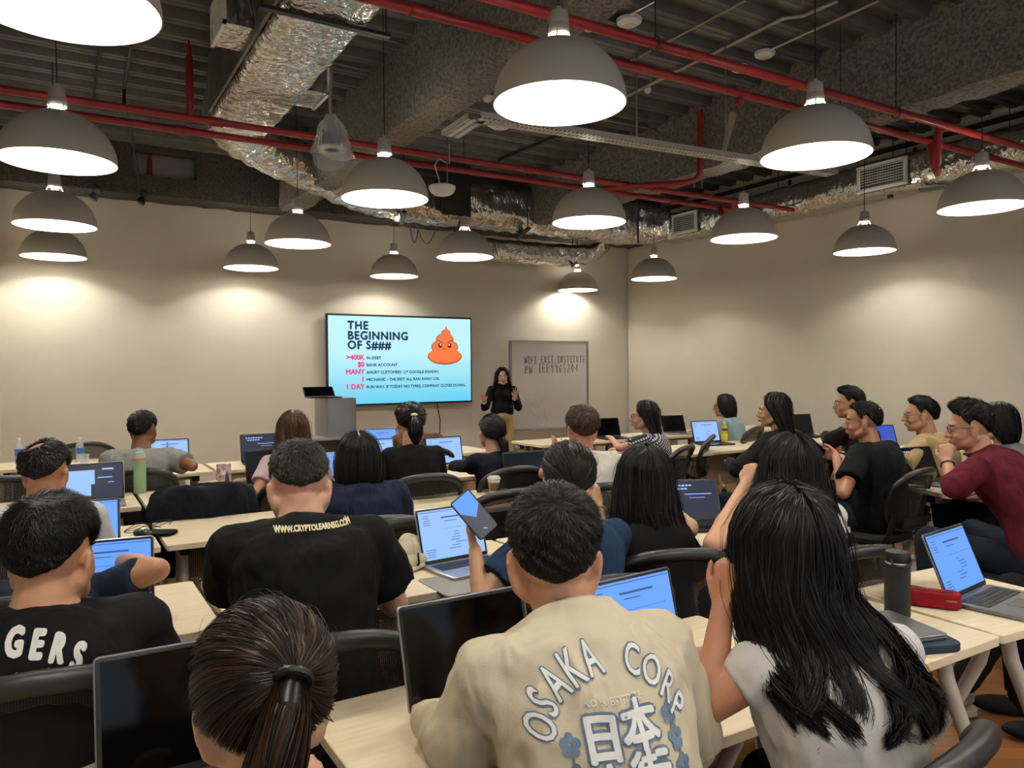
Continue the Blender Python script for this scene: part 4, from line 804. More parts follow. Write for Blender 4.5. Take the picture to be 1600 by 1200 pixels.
    for i in (0, 1):
        if True:
            q = MB(); q.ell(an[i] + f * .06 - up * .028, A3(.046, .125, .038), Ft.T); q.cone(an[i] - up * .02, an[i] + up * .015, .048, .045, 12); q.build('shoe', cloth('17181a'), root)
    root['_P'] = 1; PPL[key] = dict(root=root, H=H, Fr=Fr, Fy=Fy, N=N, P=Pv, shirt=so, x=x, f=f, S=S, J=Js, sp=sp, an=an, kn=kn)
    if nohead: return root
    # hair
    hs = hair or {'kind': 'short'}; hm = hairm(hs.get('c', '0b0a0a'), hs.get('c2', '141110'), hs.get('rough', .36)); hb = MB(); kd = hs['kind']; q = hs.get('n', 700); w0 = hs.get('w', .0028)
    hk = .5 + .5 * k; HH = H; sp_ = dict(hs)
    if kd == 'short': cap(hb, HH, Fr * 1, sp_); short_strands(hb, HH, Fr, sp_, q, w0)
    elif kd in ('long', 'bob'):
        sp_.setdefault('line', 'cover'); sp_.setdefault('top', .020); sp_.setdefault('side', .014); cap(hb, HH, Fr, sp_); sl_ = hs.get('slices') or (LONG if kd == 'long' else BOB); curtain(hb, HH, Fy, sl_, q, w0, hs.get('wav', .006 if kd == 'long' else .002), hs.get('tips', .12 if kd == 'long' else .05), sp_, hs.get('fly', .008))
    elif kd == 'pony':
        sp_.setdefault('line', 'all'); sp_.setdefault('top', .014); sp_.setdefault('side', .010); cap(hb, HH, Fr, sp_); tie = hs.get('tie', (0, -.9, .1)); tp = HH + (HC + nrm(tie) * 1 * (hthick(np.array([nrm(tie)]), sp_)[0][0] + .008)) @ Fr
        tl = [tp + (A3(*o) @ Fy) for o in hs.get('tail', [(0, 0, 0), (0, -.03, -.03), (0, -.04, -.10), (0, -.03, -.2), (0, -.02, -.27)])]; ponytail(hb, HH, Fr, sp_, tie, tl, hs.get('rad', [.016, .026, .03, .022, .006]), q, w0, hs.get('nt', 400))
        if hs.get('band'): th = np.linspace(0, 2 * np.pi, 16, endpoint=False); bx = tp + (A3(0, -.004, -.002) @ Fy); d_ = nrm(tl[1] - tl[0]); a_, b_ = MB().frame(d_); MB().tube([bx + (a_ * math.cos(t) + b_ * math.sin(t)) * .019 for t in th], .0055, 8, close=True).build('hair_band', m_black, root)
        if hs.get('clip'): MB().ell(tp + A3(0, 0, .012) - Fy[1] * .012, (.022, .008, .010), Fy.T).build('hair_clip', mat('pale_clip', 'e8e2cf', .3), root)
    ho = hb.build('hair', hm, root, True)
    if hs.get('visible_face', True):
        def L(*p): return H + A3(*p) @ Fr
        for s in (-1, 1):
            MB().ell(L(s * .030, .0875, .007), (.011, .006, .0065), Fr.T, 12, 8).build('eye', mat('eye_white', 'd9d4cc', .3), root); MB().ell(L(s * .030, .0925, .007), (.0052, .003, .0052), Fr.T, 10, 6).build('iris', mat('dark_iris', '120c08', .2), root); MB().tube([L(s * .017, .0935, .024), L(s * .032, .0925, .029), L(s * .047, .080, .024)], .0028, 6).build('eyebrow', hm, root)
        MB().ell(L(0, .0985, -.055), (.021, .006, .0045), Fr.T, 12, 8).ell(L(0, .0975, -.0635), (.017, .006, .005), Fr.T, 12, 8).build('lips', mat('lip_skin', '9c5a50', .4), root)
    if glasses:
        gl = MB(); col = mat('spectacle_' + glasses, glasses, .3)
        for s in (-1, 1):
            th = np.linspace(0, 2 * np.pi, 18, endpoint=False); gl.tube([H + A3(s * .033 + .024 * np.sign(math.cos(t)) * abs(math.cos(t)) ** .7, .104 - abs(s * .033 + .024 * math.cos(t)) * .15, .004 + .018 * math.sin(t)) @ Fr for t in th], .0018, 6, close=True)
            gl.tube([H + A3(s * .057, .095, .010) @ Fr, H + A3(s * .080, .05, .012) @ Fr, H + A3(s * .088, -.005, .010) @ Fr, H + A3(s * .088, -.02, -.008) @ Fr], .0018, 6)
        gl.tube([H + A3(-.010, .106, .010) @ Fr, H + A3(.010, .106, .010) @ Fr], .0018, 6).build('glasses', col, root)
    return root
M_CHK = mat('checked_cloth', 'c9c5cc', .85); nt = M_CHK.node_tree; N = nt.nodes; L = nt.links
tc = N.new('ShaderNodeTexCoord'); ck = N.new('ShaderNodeTexBrick'); ck.offset = .5; ck.inputs['Scale'].default_value = 1; ck.inputs['Brick Width'].default_value = .022; ck.inputs['Row Height'].default_value = .018; ck.inputs['Mortar Size'].default_value = .0045
ck.inputs['Color1'].default_value = ck.inputs['Color2'].default_value = srgb('cfcad2'); ck.inputs['Mortar'].default_value = srgb('17161e'); mp = N.new('ShaderNodeMapping'); mp.inputs['Rotation'].default_value = (1.2, .3, .4); L.new(tc.outputs['Object'], mp.inputs[0]); L.new(mp.outputs[0], ck.inputs[0]); L.new(ck.outputs[0], N['Principled BSDF'].inputs['Base Color'])
BLK = dict(c='070606', c2='151110')
# --- nearest row
person('osaka', 'person in a cream long sleeve shirt with blue and white back print', (866, 874, 1.38), az=10, haz=32, pitch=4, lean=.20, nk=(.02, .0), sc=.95, skc='c08c6c', drop=.135, vox=.006, shv=.008,
       hair=dict(kind='short', top=.016, side=.004, n=9000, w=.0012, tlen=.040, slen=.012, lift=.006, visible_face=True, **BLK), shirt=dict(c='cbbfa6', c2='c2b498', sl='long', g=.018, wr=.55, disp=.02, loose=.012, cr=.004, neck=1.02),
       arms=dict(L=dict(E=(722, 1180, 1.30), W=(.66, 1.42, .79), curl=35), R=dict(E=(1068, 1160, 1.42), W=(1.10, 1.42, .79), curl=35)))
person('whitegirl', 'person with very long black hair and a white tee, resting chin on hand', (1222, 872, 1.50), az=14, haz=20, pitch=4, lean=.10, nk=(.045, 0), fem=True, skc='b07a5a', drop=.17, vox=.006, shv=.008,
       hair=dict(kind='long', n=7000, w=.0019, wav=.018, fly=.012, tips=.30, top=.022, side=.014, slices=[(.06, -.012, .090, .108, 48), (.0, -.014, .100, .114, 56), (-.06, -.03, .108, .11, 66), (-.12, -.05, .135, .10, 76, .03), (-.17, -.095, .150, .09, 85, .04), (-.22, -.135, .148, .08, 90, .055), (-.26, -.165, .130, .06, 94, .06), (-.29, -.18, .09, .035, 96, .065)], **BLK),
       shirt=dict(c='cdc8c2', c2='c2bdb8', sl='cap', g=.012, wr=.5, disp=.016, loose=-.004), arms=dict(L=dict(E=(1106, 1104, 1.40), W=(1130, 945, 1.47), F=(1139, 885, 1.47), curl=75, lat=(-.2, .9, .1), pn=(1, 0, 0)), R=dict(E=(1.50, 1.10, .80), W=(1.42, 1.35, .78))))
person('ponylady', 'person in the nearest row with brown hair in a ponytail and black band', (412, 1100, 1.0), az=6, haz=10, pitch=2, sc=.96, fem=True, skc='c79a78', drop=.17, vox=.007,
       hair=dict(kind='pony', c='100a07', c2='3e2819', rough=.32, n=8000, w=.0011, nt=2200, tie=(.24, -.93, .36), top=.014, side=.012, band=True, line='all', tail=[(0, 0, 0), (-.008, -.03, -.02), (-.022, -.045, -.07), (-.038, -.035, -.15), (-.05, -.02, -.24), (-.055, -.02, -.32)], rad=[.014, .024, .032, .034, .028, .008]), shirt=dict(c='141418', sl='short'))
person('agers', 'person in a black tee with big white gothic letters on the back', (82, 874, 1.66), az=5, haz=30, pitch=6, lean=.04, sc=1.06, skc='c08d6b', drop=.13, vox=.006, shv=.009,
       hair=dict(kind='short', top=.026, side=.004, n=9000, w=.0013, tlen=.065, slen=.012, lift=.008, whorl=(.0, -.55, .8), c='070708', c2='17171a'), shirt=dict(c='101012', sl='short', g=.016, disp=.016, wr=.5))
# --- second row
person('navyhid', 'person in a navy tee behind the black lettered shirt, bare forearm on the table', (80, 845, 2.45), az=12, haz=26, skc='b88868', drop=.17, hair=dict(kind='short', n=600, **BLK), shirt=dict(c='1a2233', sl='short'), arms=dict(R=dict(E=(247, 890, 2.38), W=(150, 868, 2.62))))
person('crypto', 'person with grey streaked hair in a black tee printed with a web address', (468, 762, 2.22), az=9, haz=12, pitch=28, lean=.14, nk=(.0, -.02), sc=1.08, skc='c99a80', drop=.115, vox=.007, shv=.009,
       hair=dict(kind='short', top=.016, side=.005, n=8000, w=.0014, tlen=.024, slen=.012, lift=.005, c='191614', c2='544e4a'), shirt=dict(c='0d0d0f', sl='short', g=.02, disp=.016, wr=.5, loose=.02), arms=dict(L=dict(E=(368, 935, 2.2), W=(410, 905, 2.45)), R=dict(E=(618, 945, 2.3), W=(560, 905, 2.5))))
person('bluetee', 'person in a dark blue tee with tied dark hair, raising a phone', (888, 752, 2.62), az=14, haz=30, fem=True, skc='c39674', drop=.17, vox=.006, shv=.009,
       hair=dict(kind='pony', n=2600, w=.0024, nt=500, tie=(.02, -.8, -.35), top=.018, side=.014, c='0d0a09', c2='211a16', band=True, tail=[(0, 0, 0), (0, -.02, -.03), (0, -.02, -.08), (0, -.01, -.14)], rad=[.014, .022, .02, .006]), shirt=dict(c='1f3550', c2='1a2d46', sl='short', wr=.5, loose=.016),
       arms=dict(L=dict(E=(752, 935, 2.42), W=(742, 858, 2.50), F=(728, 805, 2.52), curl=38, lat=(.2, .9, 0), pn=(1, 0, .2)), R=dict(E=(935, 900, 2.7), W=(.0 + 1.75, 2.60, .79))))
person('sleeveless', 'person with long black hair and a black sleeveless top, both hands lifted', (1006, 752, 2.95), az=22, haz=30, fem=True, skc='d0a585', drop=.17, vox=.0055, shv=.009,
       hair=dict(kind='long', n=4500, w=.0026, wav=.010, tips=.26, fly=.012, top=.020, side=.016, slices=[(.06, -.012, .092, .108, 48), (.0, -.014, .104, .114, 56), (-.06, -.03, .115, .11, 66), (-.12, -.05, .125, .10, 76), (-.20, -.075, .14, .085, 85, .02), (-.28, -.10, .15, .07, 92, .05), (-.34, -.115, .13, .06, 95, .06), (-.38, -.115, .09, .04, 96, .06)], c='070606', c2='1a1411'),
       shirt=dict(c='0e0e10', sl='none', collar=False, neck=.93, g=.010, disp=.004), arms=dict(L=dict(E=(945, 868, 2.85), W=(934, 790, 2.98), F=(926, 745, 3.02), curl=35, lat=(.9, .3, 0), pn=(.6, .6, .0)), R=dict(E=(2.2, 2.5, .97), W=(983, 775, 3.12), F=(960, 752, 3.1), curl=40, lat=(0, 0, 1), pn=(-.6, -.6, 0))))
person('whitetwo', 'person with wavy black hair and a white tee leaning a bare elbow on the table', (1232, 735, 2.95), az=12, haz=20, fem=True, skc='cc9c7c', drop=.17, vox=.007, shv=.010,
       hair=dict(kind='long', n=3400, w=.0030, wav=.014, fly=.016, tips=.3, top=.020, side=.016, slices=[(.06, -.012, .094, .108, 48), (.0, -.014, .110, .116, 56), (-.06, -.03, .125, .115, 66), (-.12, -.05, .135, .10, 76), (-.20, -.075, .145, .085, 85, .01), (-.30, -.10, .150, .07, 92, .04), (-.38, -.115, .130, .06, 95, .08), (-.46, -.115, .08, .04, 96, .12)], **BLK),
       shirt=dict(c='d2cec8', c2='c8c4bf', sl='cap', wr=.5), arms=dict(L=dict(E=(1112, 850, 2.72), W=(1165, 755, 2.95), F=(1174, 722, 2.98), curl=60, lat=(0, .9, 0), pn=(1, 0, 0)), R=dict()))
# --- third row
person('bald', 'person with a bald spot wearing white, behind the black lettered shirt', (72, 738, 3.05), az=6, haz=26, pitch=8, skc='b27c58', drop=.17,
       hair=dict(kind='short', bald=(-.28, -.45, .83, .36), top=.014, side=.012, n=2600, w=.0026, tlen=.03, slen=.02, c='0c0b0b', c2='262120'), shirt=dict(c='c9c9cc', sl='short'))
person('bob', 'person with a black bob and navy jumper draped over the shoulders', (560, 722, 3.55), az=6, haz=14, pitch=6, fem=True, sc=1.0, skc='c39674', drop=.15, vox=.008,
       hair=dict(kind='bob', n=2400, w=.0034, top=.020, side=.018, line='cover', **BLK), shirt=dict(c='14182b', c2='181d33', sl='short', g=.032, hood=True, wr=.6, disp=.02, loose=.02, name='draped_jumper'))
person('sunglass', 'person with short brown hair, sunglasses on the head and a white blouse', (910, 672, 4.45), az=14, haz=24, fem=True, skc='c08768', drop=.17, vox=.007,
       hair=dict(kind='short', top=.026, side=.018, n=2600, w=.0042, tlen=.06, slen=.05, lift=.008, c='1d120c', c2='5a3a26', line='short'), shirt=dict(c='d6d1c4', c2='cbc6b9', sl='short', g=.022, wr=.6, disp=.02, collar=True), arms=dict(L=dict(E=(850, 740, 4.3), W=(862, 710, 4.5), F=(872, 680, 4.55), curl=25, lat=(.9, .3, 0), pn=(.3, .9, 0))))
person('navypony', 'person in dark navy with a low black ponytail to one side', (768, 678, 5.15), az=2, haz=14, fem=True, skc='c79c80', drop=.17,
       hair=dict(kind='pony', n=1600, w=.0042, nt=260, tie=(.35, -.8, -.5), top=.014, side=.012, tail=[(0, 0, 0), (.01, -.03, -.03), (.02, -.04, -.10), (.03, -.03, -.2)], rad=[.026, .030, .024, .012], **BLK), shirt=dict(c='12141f', sl='long'), arms=dict(L=dict(E=(735, 728, 5.1), W=(705, 728, 5.35))))
person('blackpony', 'person in a black top with a loose ponytail and pale hair clip', (640, 664, 4.85), az=6, haz=12, pitch=4, fem=True, skc='c79c80', drop=.17,
       hair=dict(kind='pony', n=2200, w=.0040, nt=360, tie=(0, -.85, .15), top=.024, side=.020, clip=True, tail=[(0, 0, 0), (0, -.03, -.04), (0, -.04, -.10), (.01, -.02, -.17)], rad=[.022, .042, .045, .02], **BLK), shirt=dict(c='0e0e10', sl='long', loose=.014))
person('pink', 'person with brown ombre hair and a pale pink tee', (458, 676, 4.75), az=8, haz=12, fem=True, skc='c48f6e', drop=.17, hair=dict(kind='long', c='1e1410', c2='6b4630', n=2200, w=.004, top=.016, side=.012, slices=[(.06, -.012, .088, .106, 48), (.0, -.014, .095, .110, 58), (-.06, -.03, .100, .10, 70), (-.12, -.05, .115, .09, 80), (-.19, -.07, .125, .075, 88), (-.24, -.08, .10, .05, 92)]),
       shirt=dict(c='cdb4b4', sl='short'), arms=dict(L=dict(E=(402, 768, 4.5), W=(415, 735, 4.75))))
person('grey', 'person in a grey tee with short black hair and dark beard near the left wall', (224, 673, 5.25), az=10, haz=34, skc='7e5238', drop=.17, sc=1.08, hair=dict(kind='short', top=.020, side=.010, n=1600, w=.004, tlen=.03, **BLK), shirt=dict(c='8d8e8c', c2='7f807e', sl='short', wr=.5, disp=.016, g=.02), arms=dict(R=dict(E=(300, 728, 5.15), W=(280, 720, 5.5))))
person('brown', 'person in a brown jacket hidden behind the loose ponytail', (648, 655, 6.35), az=6, haz=16, skc='b98a6a', drop=.17, hair=dict(kind='short', n=300, w=.005, **BLK), shirt=dict(c='4a3626', sl='long'))
# --- right hand block
person('checked', 'person with very long straight black hair in a black and white checked top', (1006, 652, 6.3), az=-26, haz=-46, pitch=0, fem=True, skc='c09080', drop=.17, vox=.007, glasses='14141c',
       hair=dict(kind='long', n=2200, w=.005, wav=.002, top=.016, side=.012, slices=[(.06, -.012, .088, .106, 55), (.0, -.02, .092, .104, 74), (-.06, -.035, .096, .095, 84), (-.12, -.05, .105, .085, 92), (-.20, -.075, .125, .08, 96), (-.28, -.10, .14, .08, 98), (-.36, -.12, .13, .07, 98), (-.42, -.12, .08, .04, 98)], **BLK), shirt=dict(c='d0ccd0', sl='short', m=M_CHK, disp=.004), arms=dict(L=dict(E=(968, 700, 6.1), W=(955, 685, 6.4), curl=20)))
person('teal', 'person with a dark bob in a pale teal cardigan by the right wall', (1131, 636, 8.2), az=-20, haz=-42, fem=True, skc='c09272', drop=.16, glasses='14141c', hair=dict(kind='bob', n=1200, w=.006, top=.018, side=.014, **BLK), shirt=dict(c='8fa3a6', c2='7f9598', sl='long'))
person('blackbob', 'person with shoulder length black hair in a black jacket beside the empty chair', (1208, 644, 5.45), az=-8, haz=-42, pitch=0, fem=True, skc='c39674', drop=.17, sc=1.0, vox=.006, hair=dict(kind='long', n=1600, w=.0042, wav=.002, top=.020, side=.014, slices=[(.06, -.012, .090, .108, 50), (.0, -.014, .098, .112, 70), (-.06, -.025, .105, .11, 80), (-.12, -.04, .108, .10, 88), (-.19, -.055, .10, .08, 92), (-.22, -.055, .07, .05, 94)], **BLK),
       shirt=dict(c='111114', sl='long', g=.02), arms=dict(L=dict(E=(1152, 735, 5.25), W=(1140, 722, 5.6))))
person('darkshirt', 'person in a dark shirt and glasses partly behind the person holding a dark phone', (1326, 632, 5.9), az=-15, haz=-46, skc='b58868', drop=.17, glasses='8a8a90', hair=dict(kind='short', top=.024, side=.012, front=.01, n=1200, w=.0042, line='bangs' if False else 'short', **BLK), shirt=dict(c='1d1718', sl='long'), arms=dict(L=dict(E=(1296, 690, 5.9), W=(1290, 680, 6.1))))
person('blacktee', 'person with short dark hair in a plain black tee, holding a dark phone', (1348, 660, 4.85), az=-6, haz=-38, pitch=2, skc='a8755c', drop=.17, sc=1.06, vox=.0065, hair=dict(kind='short', top=.018, side=.009, n=1800, w=.0035, tlen=.035, c='0f0c0b', c2='241e1b'), shirt=dict(c='0d0e12', sl='short', g=.02, loose=.014, disp=.014),
       arms=dict(L=dict(E=(1318, 770, 4.55), W=(1306, 712, 4.95), F=(1283, 706, 5.1), curl=40, lat=(0, 0, 1), pn=(-.2, .9, 0)), R=dict(E=(1390, 755, 5.1), W=(1330, 722, 5.2))))
person('beige', 'person in a beige tee and glasses, smiling towards the screen', (1438, 650, 5.5), az=-14, haz=-44, pitch=0, skc='c09072', drop=.165, sc=1.12, vox=.0065, glasses='5a5a60', hair=dict(kind='short', top=.026, side=.016, front=.006, n=1800, w=.0036, tlen=.05, **BLK), shirt=dict(c='a8926a', c2='b39c74', sl='short', g=.02, wr=.5), arms=dict(L=dict(E=(1392, 742, 5.0), W=(1365, 738, 5.3))))
person('redman', 'person in a dark red sweater and glasses with a fist at the mouth', (1516, 670, 3.95), az=-8, haz=-36, pitch=6, lean=.30, skc='bd8c70', drop=.15, sc=1.06, vox=.006, shv=.009, glasses='24262c', pants='141a26',
       hair=dict(kind='short', top=.032, side=.007, front=.016, n=3000, w=.0026, tlen=.055, slen=.016, lift=.009, c='0c0b0c', c2='241f1e'), shirt=dict(c='4e131d', c2='5a1a24', sl='elbow', g=.014, wr=.5, disp=.014),
       arms=dict(L=dict(E=(1490, 762, 3.75), W=(1479, 722, 3.88), F=(1478, 688, 3.92), curl=80, lat=(.1, .9, .3), pn=(.9, -.2, 0)), R=dict(E=(1560, 770, 4.3), W=(1535, 768, 4.5))), knees=[(1452, 842, 4.0), (1520, 830, 4.3)])
person('phonelady', 'person with black hair filming with a phone held in raised hands', (1556, 662, 4.9), az=-10, haz=-34, fem=True, skc='cf9d80', drop=.17, vox=.006, hair=dict(kind='bob', n=1600, w=.004, top=.016, side=.014, **BLK), shirt=dict(c='2b2b33', c2='8c8c96', sl='short'),
       arms=dict(L=dict(E=(1612, 745, 4.6), W=(1590, 715, 4.85), F=(1574, 682, 4.9), curl=15, lat=(.9, .4, 0), pn=(-.3, .9, 0)), R=dict(E=(1640, 740, 5.0), W=(1610, 715, 5.0))))
person('presenter', 'person presenting at the front in black top and khaki trousers, both hands raised', (785, 590, 10.3), az=208, haz=206, pitch=-4, roll=-4, stand=True, fem=True, sc=.97, skc='c58f78', drop=.165, vox=.006, pants='b3996a', glasses='c9a98a',
       hair=dict(kind='long', n=1500, w=.006, wav=.004, top=.016, side=.012, slices=[(.06, -.012, .088, .106, 42), (.0, -.014, .098, .108, 48), (-.06, -.02, .106, .10, 54), (-.12, -.03, .118, .085, 60), (-.20, -.035, .13, .09, 66), (-.28, -.03, .125, .10, 70), (-.33, -.03, .09, .07, 74)], **BLK),
       shirt=dict(c='0f1013', sl='long'), arms=dict(R=dict(E=(757, 637, 10.2), W=(756.5, 627, 9.95), F=(752, 607, 9.9), curl=6, spread=2.2, lat=(.9, -.4, 0), pn=(-.4, -.9, 0), hs=1.05), L=dict(E=(810, 637, 10.2), W=(804, 621, 9.95), F=(808, 603, 9.9), curl=6, spread=2.2, lat=(-.9, .4, 0), pn=(-.4, -.9, 0), hs=1.05)))

person('offright', 'person mostly out of the picture at the right, dark trousers and grey sneakers', (1790, 690, 3.3), az=-40, haz=-40, skc='8e6248', hair=dict(kind='short', n=200, w=.004, **BLK), shirt=dict(c='1a1b20'), pants='101113', knees=[(1585, 925, 3.25), (1640, 930, 3.0)])
q = PPL['offright']; a0 = T(1470, 1098, .05); kn = q['kn'][0]; m_sn = mat('grey_knit_sneaker', '8b8273', .8, noise_col='5f584c', nscale=60, bump=.5); f_ = nrm((a0 - kn) * A3(1, 1, 0)); Fs = np.array([np.cross(f_, A3(0, 0, 1)), f_, A3(0, 0, 1)])
lg = MB().cone(kn, a0 - f_ * .10 + A3(0, 0, .10), .085, .058, 14); finish(lg.build('trouser_leg', cloth('101113'), q['root']), .012, 2, .01)
MB().cone(a0 - f_ * .10 + A3(0, 0, .12), a0 - f_ * .09 + A3(0, 0, .03), .036, .036, 12).build('ankle', skin('8e6248'), q['root'])
sh = MB(); sh.ell(a0 + A3(0, 0, .02), (.048, .145, .045), Fs.T); sh.ell(a0 - f_ * .08 + A3(0, 0, .045), (.042, .06, .055), Fs.T); so_ = sh.build('sneaker', m_sn, q['root']); finish(so_, .006, 2); MB().rbox(a0 + A3(0, 0, -.028), (.095, .29, .028), .045, 5, rot=Fs.T).build('sole', mat('sole_grey', 'a59c8c', .7), q['root'])
# ================================================================ CHAIRS PLACED UNDER PEOPLE
DESC = dict(osaka='the cream back-print shirt', whitegirl='the very long hair and white tee', ponylady='the brown ponytail', agers='the white gothic letters', navyhid='the navy tee', crypto='the web address tee', bluetee='the dark blue tee', sleeveless='the sleeveless top', whitetwo='the wavy hair and white tee', bald='the bald spot', bob='the draped navy jumper', sunglass='the white blouse', navypony='the low side ponytail', blackpony='the pale hair clip', pink='the pink tee', grey='the grey tee', brown='the brown jacket', checked='the checked top', teal='the teal cardigan', blackbob='the black jacket', darkshirt='the dark brown shirt', blacktee='the plain black tee', beige='the beige tee', redman='the dark red sweater', phonelady='the phone held up', offright='the grey sneakers')
for k, q in PPL.items():
    if k in ('presenter', 'whitegirl'): continue
    p = q['P'] + q['f'] * {'redman': .02, 'agers': .19}.get(k, .07); a = math.degrees(math.atan2(q['f'][0], q['f'][1])); c_ = chair(p[0], p[1], a, 'black mesh chair under the person with ' + DESC[k]); c_.scale = (1, 1, {'agers': 1.055}.get(k, 1))
p = U(318, 775, 4.15); jc = (p[0], p[1] - .075); chair(p[0], p[1] + .29, 4, 'chair with a dark jacket draped over its back')
p = U(1135, 830, 4.75); chair(p[0], p[1], -62, 'empty black chair facing left with its seat in clear view')
p = U(140, 700, 6.9); chair(p[0], p[1] + .25, 6, 'empty mesh chair behind the clear water bottle at the far left')
p = U(2, 760, 4.7); chair(p[0], p[1] + .2, 0, 'empty mesh chair cut by the left edge')
p = U(1052, 690, 7.1); chair(p[0], p[1], -40, 'empty mesh chair between the checked top and the grey laptop')
p = U(1448, 1128, 1.27); chair(p[0] - .03, p[1] + .30, -9, 'mesh chair under the person with the very long hair, its back curving at bottom right')
p = U(655, 820, 3.3); chair(p[0], p[1] + .27, 8, 'empty mesh chair behind the laptop with the canvas bag')
p = U(800, 775, 4.0); chair(p[0] + .0, p[1] + .26, 6, 'empty mesh chair just beyond the raised phone')
# jacket draped over a chair back
t = thing('draped_jacket', 'dark navy jacket draped over a chair back in the third row', 'jacket', (jc[0], jc[1], .6), worldgeo=True)
secs = []
for z, a, b_ in ((.42, .245, .05), (.5, .265, .06), (.65, .285, .07), (.78, .285, .07), (.85, .265, .065), (.885, .22, .055), (.90, .15, .03)):
    th = np.linspace(0, 2 * np.pi, 40, endpoint=False); secs.append([A3(jc[0] + a * np.sign(math.cos(x)) * abs(math.cos(x)) ** .7 * (1 + .02 * math.sin(9 * x + z * 6)), jc[1] + .0 + b_ * math.sin(x) * (1 + .2 * math.sin(11 * x)) - .05 * math.cos(x) ** 2 * -1 + .0, z + .012 * math.sin(5 * x)) for x in th])
finish(MB().skin(secs).build('cloth', cloth('0e1018', wr=.6), t), .01, 2, .02)
# ================================================================ SHIRT PRINTS
bpy.context.view_layer.update(); DG = bpy.context.evaluated_depsgraph_get()
def onshirt(key, u, v):
    q = PPL[key]; o = q['shirt'].evaluated_get(DG); og = A3(*q['root']['_org']); r = R3.T @ np.array([(u - 800) / FPX, (v - 600) / FPX, 1.0])
    ok, loc, n, i = o.ray_cast(Vector(A3(0, 0, CH) - og), Vector(nrm(r))); return (A3(*loc) + og) if ok else None
def print_on(key, C, parts, name, m, off=.0025, label=None):
    """parts: list of (V 2d metres, F) drawn on the plane behind the back and dropped onto the cloth"""
    q = PPL[key]; o = q['shirt'].evaluated_get(DG); og = A3(*q['root']['_org']); x = q['x']; f = q['f']; e = nrm(q['N'] - q['P']); up = nrm(e - f * np.dot(e, f)); bm = bmesh.new()
    for V, F in parts:
        vs = [bm.verts.new((float(p[0]), float(p[1]), 0)) for p in V]
        for fc in F:
            try: bm.faces.new([vs[i] for i in fc])
            except Exception: pass
    bmesh.ops.triangulate(bm, faces=bm.faces)
    for _ in range(4):
        ed = [e_ for e_ in bm.edges if e_.calc_length() > .006]
        if not ed: break
        bmesh.ops.subdivide_edges(bm, edges=ed, cuts=1); bmesh.ops.triangulate(bm, faces=bm.faces)
    bm.verts.ensure_lookup_table(); bad = []
    for v in bm.verts:
        s = C - f * .5 + x * v.co.x + up * v.co.y; ok, loc, n, i = o.ray_cast(Vector(s - og), Vector(f))
        if ok: p = A3(*loc) + A3(*n) * off
        else: p = C - og; bad.append(v)
        v.co = Vector(p)
    bmesh.ops.delete(bm, geom=bad, context='VERTS')
    me = bpy.data.meshes.new(name); bm.to_mesh(me); bm.free(); ob = bpy.data.objects.new(name, me); sc.collection.objects.link(ob); me.materials.append(m); ob.parent = q['shirt']
    if label: ob['label'] = label
    return ob
def txt2(s, size, wk=0, sx=1, cx=True):
    V, F = text_mesh(s, size); V = V[:, :2] * A3(sx, 1)[:2] if False else V[:, :2] * np.array([sx, 1.0]); out = []
    for dx, dy in ([(0, 0)] if not wk else [(0, 0)] + [(wk * math.cos(t), wk * math.sin(t)) for t in np.linspace(0, 6.28, 9)[:-1]]): out.append((V + np.array([dx, dy]), F))
    return out
def place(parts, x, y, rot=0):
    c, s = math.cos(rot), math.sin(rot); return [(V @ np.array([[c, s], [-s, c]]) + np.array([x, y]), F) for V, F in parts]
m_pw = mat('print_white', 'e6e4de', .7); m_pb = mat('print_blue', '5c6f84', .75); m_pf = mat('print_faded', 'd8d2c2', .7); m_pl = mat('print_cream', 'e8dcae', .7)
C = onshirt('osaka', 960, 1094)
if C is not None:
    word = 'OSAKA CORP'; angs = np.linspace(-84, 84, len(word)); back = []; front = []
    for ch, a in zip(word, angs):
        if ch == ' ': continue
        a = math.radians(a); x = .096 * math.sin(a); y = -.045 + .078 * math.cos(a); g = place(txt2(ch, .058, .0026, .70), x, y, -a * .8); h = place(txt2(ch, .058, .0005, .70), x, y, -a * .8)
        back += g; front += h
    print_on('osaka', C, back, 'print_outline', m_pb, .002, 'arched OSAKA CORP lettering outline in grey blue'); print_on('osaka', C, front, 'print_letters', m_pw, .0032, 'white arched OSAKA CORP lettering')
    print_on('osaka', C, place(txt2('NO SUBSTITUTE', .0135, .0003), .0, -.006), 'print_small', m_pf, .002)
    back = []; front = []
    for ch, x, y, s in (('日', -.030, -.070, .066), ('本', .033, -.060, .066), ('人', -.028, -.134, .066), ('街', .036, -.122, .066)):
        back += place(txt2(ch, s, .006), x, y); front += place(txt2(ch, s, .0022), x, y)
    print_on('osaka', C, back, 'print_outline', m_pb, .002); print_on('osaka', C, front, 'print_letters', m_pw, .0032, 'white block characters on the back')
    fl = []
    def disc(cx_, cy_, r, n=14): return (np.array([(cx_ + r * math.cos(t), cy_ + r * math.sin(t)) for t in np.linspace(0, 2 * math.pi, n, endpoint=False)]), [tuple(range(n))])
    for (x, y) in ((-.078, -.052), (-.074, -.090), (.090, -.030), (.092, -.062), (.093, -.096)):
        for i in range(5): a = i * 1.2566 + .3; fl.append(disc(x + .0095 * math.cos(a), y + .0095 * math.sin(a), .0066))
        fl.append((np.array([(x - .002, y), (x + .002, y), (x + .004, y - .028), (x, y - .028)]), [(0, 1, 2, 3)]))
    print_on('osaka', C, fl, 'print_flowers', m_pb, .002)
C = onshirt('crypto', 492, 826)
